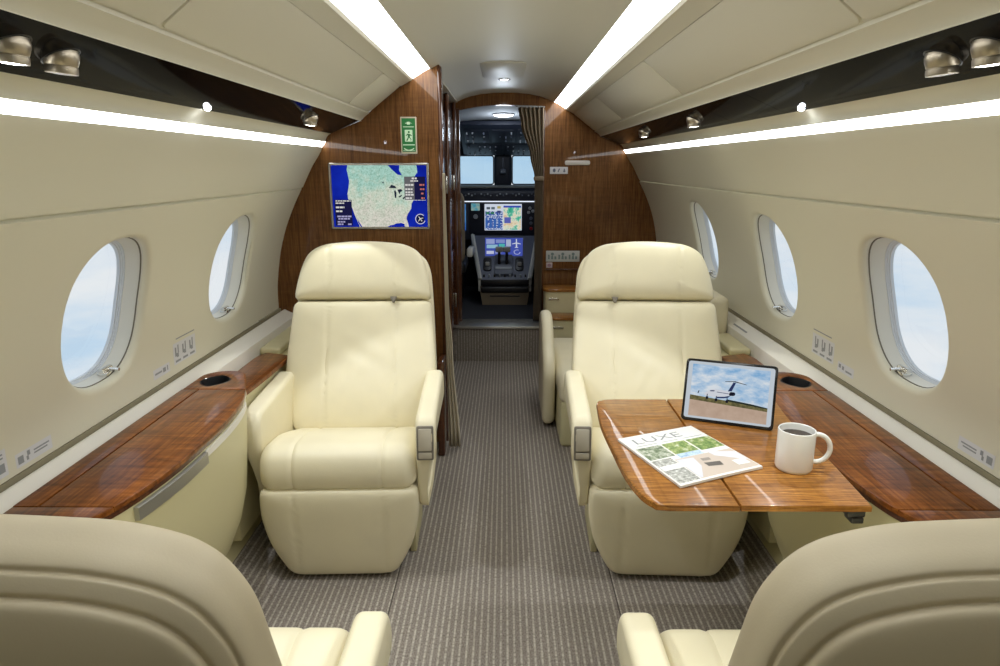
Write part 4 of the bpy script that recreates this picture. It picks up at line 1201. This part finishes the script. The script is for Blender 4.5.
# windshield wall with two openings
yw = 6.10
b = bm_new()
box(b, -.86, .86, yw, yw + .05, .25, 1.165)
box(b, -.86, .86, yw, yw + .05, 1.425, 1.80)
box(b, -.095, .058, yw - .03, yw + .06, 1.150, 1.445, .02, 3)
box(b, -.86, -.60, yw, yw + .05, 1.165, 1.425); box(b, .60, .86, yw, yw + .05, 1.165, 1.425)
obj('windshield_frame', b, M['cock_dark'], ck)
for k, (x0, x1) in enumerate(((-.60, -.095), (.058, .60))):
    rt = thing('window_%d' % (6 + k), None, None, ((x0 + x1) / 2, yw, 1.165), kind='structure')
    b = bm_new(); P = R(x0, x1, 1.165, 1.425, .03, 5); b.faces.new([b.verts.new((u, yw + .02, v)) for u, v in P]); obj('pane', b, M['shield'], rt)
    b = bm_new(); O_ = R(x0, x1, 1.165, 1.425, .03, 5); I_ = inset(O_, .012)
    rings(b, [[(u, yw + .015, v) for u, v in O_], [(u, yw - .004, v) for u, v in O_], [(u, yw - .004, v) for u, v in I_], [(u, yw + .015, v) for u, v in I_]], cap0=False, cap1=False); obj('frame', b, M['cock_grey'], rt)
# compass on the centre post
t = thing('standby_compass', 'small dark standby compass hanging on the windshield centre post', 'compass', (-.018, yw - .06, 1.27))
b = bm_new(); box(b, -.043, .007, yw - .085, yw - .03, 1.265, 1.305, .01, 3); obj('body', b, M['cock_grey'], t)
b = bm_new(); box(b, -.036, -.022, yw - .088, yw - .083, 1.275, 1.290, .003); box(b, -.012, .002, yw - .088, yw - .083, 1.275, 1.290, .003); obj('dial', b, M['switch'], t)
b = bm_new(); box(b, -.022, -.014, yw - .05, yw - .03, 1.305, 1.40, .002); obj('bracket', b, M['cock_grey'], t)
# overhead panel
t = thing('switch_console', 'dark overhead switch panel above the cockpit windshields', 'switch panel', (0, 5.7, 1.44))
pa, pb = Vector((0, 5.40, 1.668)), Vector((0, 6.02, 1.452)); sl = (pb - pa); SLN = sl.length; sl.normalize(); nrm = Vector((0, sl.z, -sl.y))
def op(u, v, w): return pa + Vector((u, 0, 0)) + sl * v + nrm * w
b = bm_new(); prism(b, R(-.36, .36, 0, SLN, .03, 5), op, .03, 0, .008); obj('panel', b, M['cock_dark'], t)
for u0, u1, v0, v1 in ((-.33, -.13, .10, .36), (-.11, .08, .10, .36), (.10, .33, .10, .36), (-.33, -.02, .40, .66), (.0, .33, .40, .66)):
    b = bm_new(); prism(b, R(u0, u1, v0, v1, .008, 3), lambda u, v, w: op(u, v, .03 + w), .003, 0, .001); obj('switch_plate', b, M['cock_grey'] if False else plain('switch_plate_navy', (.018, .022, .035), .5), t)
    nx_ = int((u1 - u0) / .045)
    for i in range(nx_):
        for j in range(3):
            if random.random() < .25: continue
            u = u0 + .025 + i * .045; v = v0 + .05 + j * .085
            b = bm_new()
            q = [op(u - .006, v - .006, .033), op(u + .006, v - .006, .033), op(u + .006, v + .006, .033), op(u - .006, v + .006, .033)]
            hgt = random.choice((.006, .012, .018)); rings(b, [q, [p + nrm * hgt + sl * random.uniform(-.004, .004) for p in q]])
            obj('toggle_switch', b, M['switch'] if random.random() < .45 else M['cock_grey'], t)
t = thing('dome_light', 'oval white dome light glowing on the cockpit ceiling', 'light', (-.012, 5.15, 1.68))
b = bm_new(); lathe(b, [(.085, .014), (.082, .002), (.074, .0)], 36, Matrix.Translation((-.012, 5.15, 1.694)), cap1=False); obj('rim', b, M['cock_lining'], t)
b = bm_new(); lathe(b, [(.075, .004), (.06, -.006), (.03, -.010), (.003, -.011)], 36, Matrix.Translation((-.012, 5.15, 1.691))); obj('lens', b, M['dome'], t)
# glareshield
t = thing('glareshield', 'black glareshield with a row of small buttons under the windshields', 'glareshield', (0, 5.75, 1.04))
b = bm_new(); puff(b, round_poly([(5.70, 1.045), (5.70, 1.125), (5.74, 1.150), (6.09, 1.160), (6.09, 1.05)], [.01, .02, .03, .01, .01], 4), lambda u, v, w: Vector((w, u, v)), 1.40, .02, 4, 60); obj('hood', b, M['cock_dark'], t)
b = bm_new(); box(b, -.70, .70, 5.735, 6.085, 1.148, 1.166, .006); obj('top_edge', b, plain('glareshield_top', (.16, .17, .17), .7), t)
for k in range(26):
    x = -.33 + .66 * k / 25
    if k % 5 == 4: continue
    b = bm_new(); box(b, x - .006, x + .006, 5.688, 5.702, 1.085 + .012 * (k % 2), 1.097 + .012 * (k % 2), .002); obj('button', b, M['switch'] if k % 3 else M['cock_grey'], t)
b = bm_new(); box(b, -.55, .55, 5.715, 5.728, 1.036, 1.044, .002); obj('flood_strip', b, glow('glareshield_flood', (.8, .88, 1.), 1.2), t)
# instrument panel
yi = 5.72
t = thing('instrument_panel', 'dark cockpit instrument panel with bright centre display', 'instrument panel', (0, yi, .70))
b = bm_new(); box(b, -.80, .80, yi, yi + .05, .72, 1.034, .004); obj('board', b, plain('instrument_board', (.03, .034, .05), .45), t)
def ip(u, v, w): return Vector((u, yi - .0005 - w, v))
b = bm_new(); prism(b, R(-.30, .27, .765, 1.03, .01, 3), ip, .012, 0, .004); obj('centre_bezel', b, M['cock_dark'], t)
def disp(x0, x1, z0, z1, mat, nm, lvl=0, poly=None):
    b = bm_new(); prism(b, poly or R(x0, x1, z0, z1, .002, 2), lambda u, v, w: ip(u, v, .0125 + lvl * .0006 + w), .0005); return obj(nm, b, mat, t)
dz0, dz1 = .800, 1.020
disp(-.172, .142, dz0, dz1, glow('display_base', (.60, .66, .76), 1.), 'centre_display')
disp(-.166, -.020, dz0 + .005, dz1 - .06, screen_noise('display_engine', [(.42, (.015, .05, .30)), (.5, (.05, .12, .42)), (.56, (.55, .62, .72))], 60, 1., 2, (1.2, 1, 1.6)), 'engine_page', 1)
for k in range(4): disp(-.166 + .036 * k, -.146 + .036 * k, dz0 + .02, dz0 + .10, glow('display_column', (.04, .12, .40), 1.), 'engine_column', 2)
for x, z, c in ((-.14, .985, (.08, .10, .12)), (-.10, .985, (.10, .14, .16)), (-.145, .945, (.03, .16, .10)), (-.105, .945, (.03, .16, .10)), (-.05, .955, (.04, .05, .16)), (-.05, .992, (.45, .38, .12))): disp(x - .015, x + .015, z - .010, z + .010, glow('display_gauge', c, 1.), 'engine_gauge', 2)
disp(-.012, .136, dz0 + .005, dz1 - .022, screen_noise('display_terrain', [(.36, (.03, .34, .20)), (.45, (.10, .48, .34)), (.52, (.72, .72, .58)), (.60, (.70, .50, .28)), (.66, (.10, .22, .60))], 16, 1., 5), 'moving_map', 1)
disp(-.012, .136, dz1 - .03, dz1 - .014, glow('display_bar_blue', (.04, .07, .42), 1.), 'title_bar', 2)
disp(-.005, .05, .86, .91, glow('display_inset', (.10, .12, .42), 1.), 'inset_page', 2)
disp(-.285, -.212, .965, 1.025, screen_noise('standby_display', [(.4, (.05, .30, .42)), (.6, (.30, .42, .36))], 30, .8), 'standby_display', 1)
disp(-.70, -.33, dz0, dz1, screen_noise('pilot_display', [(.4, (.02, .10, .42)), (.6, (.10, .30, .60))], 10, .8), 'pilot_display', 1)
disp(.33, .70, dz0, dz1, screen_noise('copilot_display', [(.4, (.02, .10, .42)), (.6, (.10, .30, .60))], 10, .8), 'copilot_display', 1)
b = bm_new(); lathe(b, [(.020, 0), (.018, .018), (.003, .02)], 18, Matrix.Translation((-.248, yi - .012, .915)) @ Matrix.Rotation(pi / 2, 4, 'X')); obj('knob', b, M['switch'], t)
for x, z, m_ in ((.21, .985, 'switch'), (.235, .96, 'switch'), (.20, .95, 'switch'), (.22, .90, 'cock_grey'), (.22, .86, 'cock_grey'), (.222, .815, 'red')):
    b = bm_new(); lathe(b, [(.014, 0), (.012, .014), (.002, .016)], 14, Matrix.Translation((x, yi - .012, z)) @ Matrix.Rotation(pi / 2, 4, 'X')); obj('knob', b, M[m_], t)
# centre pedestal
t = thing('centre_pedestal', 'grey centre pedestal with thrust levers and a second display', 'pedestal', (0, 5.3, .25))
fA, fB = Vector((0, 5.62, .765)), Vector((0, 5.24, .455)); fs = fB - fA; FL = fs.length; fs.normalize(); fn = Vector((0, fs.z, -fs.y))
if fn.y > 0: fn = -fn
def pf(u, v, w): return fA + Vector((u, 0, 0)) + fs * v + fn * w
hwp = lambda v: .285 - .075 * v / FL
b = bm_new(); prism(b, [(-.255, 0), (.255, 0), (.185, FL), (-.185, FL)], lambda u, v, w: pf(u, v, w - .10), .10); obj('sloped_face', b, plain('pedestal_face', (.10, .115, .17), .45), t)
for sx in (-1, 1):
    b = bm_new()
    rings(b, [[pf(sx * (hwp(v) - .03), v, -.10), pf(sx * hwp(v), v, -.10), pf(sx * hwp(v), v, .012), pf(sx * (hwp(v) - .014), v, .020), pf(sx * (hwp(v) - .03), v, .012)] for v in (0, .05, .25, FL)])
    rings(b, [[(sx * .192, 5.24, z), (sx * .210, 5.24, z), (sx * .210, 5.34, z), (sx * .192, 5.34, z)] for z in (.45, .36)])
    obj('side_rim', b, M['cock_rim'], t)
b = bm_new(); prism(b, [(-.165, .03), (.150, .03), (.145, .235), (-.160, .235)], lambda u, v, w: pf(u, v, w), .003); obj('lower_display', b, glow('pedestal_display_base', (.06, .09, .42), .9), t)
def pd(x0, x1, v0, v1, c, nm):
    b = bm_new(); prism(b, [(x0, v0), (x1, v0), (x1, v1), (x0, v1)], lambda u, v, w: pf(u, v, .0035 + w), .0006); obj(nm, b, glow('display_' + nm, c, .95), t)
pd(-.155, -.085, .045, .10, (.30, .36, .62), 'status_block'); pd(-.075, .0, .05, .09, (.22, .28, .56), 'status_block'); pd(-.15, -.06, .11, .15, (.28, .50, .62), 'status_block'); pd(-.05, .0, .10, .16, (.08, .45, .42), 'status_block'); pd(.01, .05, .05, .13, (.40, .46, .62), 'status_block'); pd(-.15, -.09, .18, .215, (.5, .54, .70), 'status_block'); pd(-.08, -.03, .18, .21, (.25, .3, .6), 'status_block')
b = bm_new()
for P in ([(.092, .045), (.100, .045), (.102, .145), (.090, .145)], [(.06, .10), (.096, .085), (.132, .10), (.132, .106), (.096, .098), (.06, .106)], [(.082, .14), (.110, .14), (.110, .146), (.082, .146)]): prism(b, P, lambda u, v, w: pf(u, v, .0045 + w), .0006)
obj('aircraft_diagram', b, glow('display_diagram', (.62, .66, .78), .95), t)
b = bm_new()
for k in range(10):
    a0, a1 = 2 * pi * k / 12, 2 * pi * (k + 1) / 12
    prism(b, [(.10 + .028 * cos(a0), .195 + .028 * sin(a0)), (.10 + .028 * cos(a1), .195 + .028 * sin(a1)), (.10 + .022 * cos(a1), .195 + .022 * sin(a1)), (.10 + .022 * cos(a0), .195 + .022 * sin(a0))], lambda u, v, w: pf(u, v, .0045 + w), .0006)
obj('dial_diagram', b, glow('display_dial', (.42, .46, .72), .95), t)
b = bm_new(); prism(b, R(-.085, .065, .235, .45, .02, 4), lambda u, v, w: pf(u, v, w), .022, 0, .006); obj('quadrant', b, M['cock_grey'], t)
for x in (-.045, .015):
    b = bm_new(); tube(b, [pf(x, .34, .01), pf(x, .31, .07), pf(x, .285, .105)], .012, 10); lv = obj('thrust_lever', b, M['black'], t)
    b = bm_new(); q = pf(x, .275, .115); box(b, q.x - .030, q.x + .030, q.y - .02, q.y + .02, q.z - .018, q.z + .024, .010, 3); obj('grip', b, M['grey'], lv)
b = bm_new(); prism(b, R(-.075, .055, .375, .40, .004, 3), lambda u, v, w: pf(u, v, .022 + w), .006, 0, .002); obj('lever_label', b, M['switch'], t)
for x in (-.140, .118):
    b = bm_new(); prism(b, round_poly([(x - .034, .26), (x + .034, .26), (x + .034, .40), (x - .034, .40)], .03, 5), lambda u, v, w: pf(u, v, w), .012, 0, .003); w_ = obj('control_well', b, M['black'], t)
    b = bm_new(); q = pf(x, .345, .022); box(b, q.x - .016, q.x + .016, q.y - .014, q.y + .012, q.z - .012, q.z + .018, .005); obj('control_knob', b, M['grey'], w_)
for k in range(9):
    x = -.165 + .33 * k / 8; b = bm_new(); q = pf(x, .455, .004); box(b, q.x - .007, q.x + .007, q.y - .010, q.y + .008, q.z - .008, q.z + .014, .003); obj('toggle', b, M['switch'] if k % 2 else M['black'], t)
b = bm_new(); box(b, -.192, .192, 5.235, 5.33, .405, .455, .006); box(b, -.190, .190, 5.222, 5.33, .350, .400, .012, 3); obj('drawer', b, M['black'], t)
b = bm_new()
rings(b, [[(-.178 - d, 5.24, z), (.178 + d, 5.24, z), (.178 + d, 5.55, z), (-.178 - d, 5.55, z)] for z, d in ((.250, 0), (.345, .016), (.40, .02))]); obj('base', b, M['cock_tan'], t)
b = bm_new(); box(b, -.12, .12, 5.234, 5.24, .318, .328, .002); obj('foot_slot', b, M['black'], t)
# pilot seats
for sx, lab in ((-1, 'dark pilot seat with pale arm at the left of the cockpit doorway'), (1, 'dark pilot seat behind the taupe curtain on the right')):
    t = thing('pilot_seat', lab, 'seat', (sx * .50, 5.25, .25), group='pilot seats')
    xc = sx * .50
    b = bm_new(); box(b, xc - .16, xc + .16, 5.06, 5.5, .25, .52, .03, 3); obj('base', b, M['black'], t)
    b = bm_new(); box(b, xc - .20, xc + .20, 5.05, 5.50, .52, .62, .035, 4); obj('cushion', b, M['black'], t)
    b = bm_new(); puff(b, R(xc - .20, xc + .20, .60, 1.16, .09, 6), lambda u, v, w: Vector((u, 5.03 - w * 1.0, v)), .11, .04, 5, 60); obj('backrest', b, M['curtain'], t)
    b = bm_new(); puff(b, round_poly([(5.02, .66), (5.34, .66), (5.36, .71), (5.05, .73)], .02, 4), lambda u, v, w: Vector((xc - sx * .235 + w, u, v)), .05, .018, 5, 40); obj('arm', b, M['cock_rim'], t)

# ------------------------------------------------------------------ light, sky, camera
def spot(name, loc, target, power, size, blend=.15, col=(.97, 1, .92), rad=.012):
    l = bpy.data.lights.new(name, 'SPOT'); l.energy = power; l.spot_size = radians(size); l.spot_blend = blend; l.color = col; l.shadow_soft_size = rad
    o = bpy.data.objects.new(name, l); COL.objects.link(o); o.location = loc
    o.rotation_euler = (Vector(target) - Vector(loc)).to_track_quat('-Z', 'Y').to_euler()
    return o
for x, y, lit, lab in RL:
    if not lit: continue
    s = 1 if x > 0 else -1
    if y < 2: tgt, pw = (s * .40, y + .02, .45), 15.
    elif y < 3: tgt, pw = (s * .52, 2.22, .45), 8.
    else: tgt, pw = (s * .55, 3.4, .40), 4.
    spot('reading_beam', (x, y, psu_z(x) - .034), tgt, pw, 62, .12)
for x, y in ((-.758, 1.78), (.758, 1.80)): spot('led_beam', (x, y, psu_z(x) - .014), (x * .02, y - .05, 0), 15., 88, .15, (.93, .97, 1.), .006)
l = bpy.data.lights.new('ceiling_spot_beam', 'SPOT'); l.energy = 2.5; l.spot_size = radians(100); l.color = (.85, .92, 1.); l.shadow_soft_size = .02
o = bpy.data.objects.new('ceiling_spot_beam', l); COL.objects.link(o); o.location = (-.005, 3.95, 1.785)

l = bpy.data.lights.new('dome_beam', 'POINT'); l.energy = 3.2; l.color = (.78, .88, 1.); l.shadow_soft_size = .05
o = bpy.data.objects.new('dome_beam', l); COL.objects.link(o); o.location = (-.012, 5.15, 1.60)
w = bpy.data.worlds.new('sky'); SC.world = w; w.use_nodes = True; nt = w.node_tree
bg = nt.nodes['Background']
tc = node(nt, 'ShaderNodeTexCoord'); mp = node(nt, 'ShaderNodeMapping'); mp.inputs['Scale'].default_value = (2.2, 2.2, 7.)
nt.links.new(tc.outputs['Generated'], mp.inputs['Vector'])
cl = ramp(nt, noise(nt, mp.outputs['Vector'], 1.6, 5, .55), [(.34, (.62, .79, .95)), (.47, (.83, .90, .97)), (.58, (.94, .96, .98))])
nt.links.new(cl, bg.inputs['Color']); bg.inputs['Strength'].default_value = .98

cam = bpy.data.cameras.new('camera'); co = bpy.data.objects.new('camera', cam); COL.objects.link(co)
cam.sensor_width = 36; cam.lens = 667 / 1000 * 36; cam.clip_start = .02
th = math.atan(167 / 667)
co.location = (0, 0, 1.33); co.rotation_euler = (pi / 2 - th, 0, math.atan(5 / 667 * cos(th)))
SC.camera = co
SC.view_settings.view_transform = 'Standard'; SC.view_settings.look = 'None'; SC.view_settings.gamma = 1; SC.view_settings.use_curve_mapping = False
SC.view_settings.exposure = -.10
SC.cycles.max_bounces = 10; SC.cycles.diffuse_bounces = 5; SC.cycles.use_denoising = True
SC.cycles.sample_clamp_indirect = 6.; SC.cycles.caustics_reflective = False; SC.cycles.caustics_refractive = False
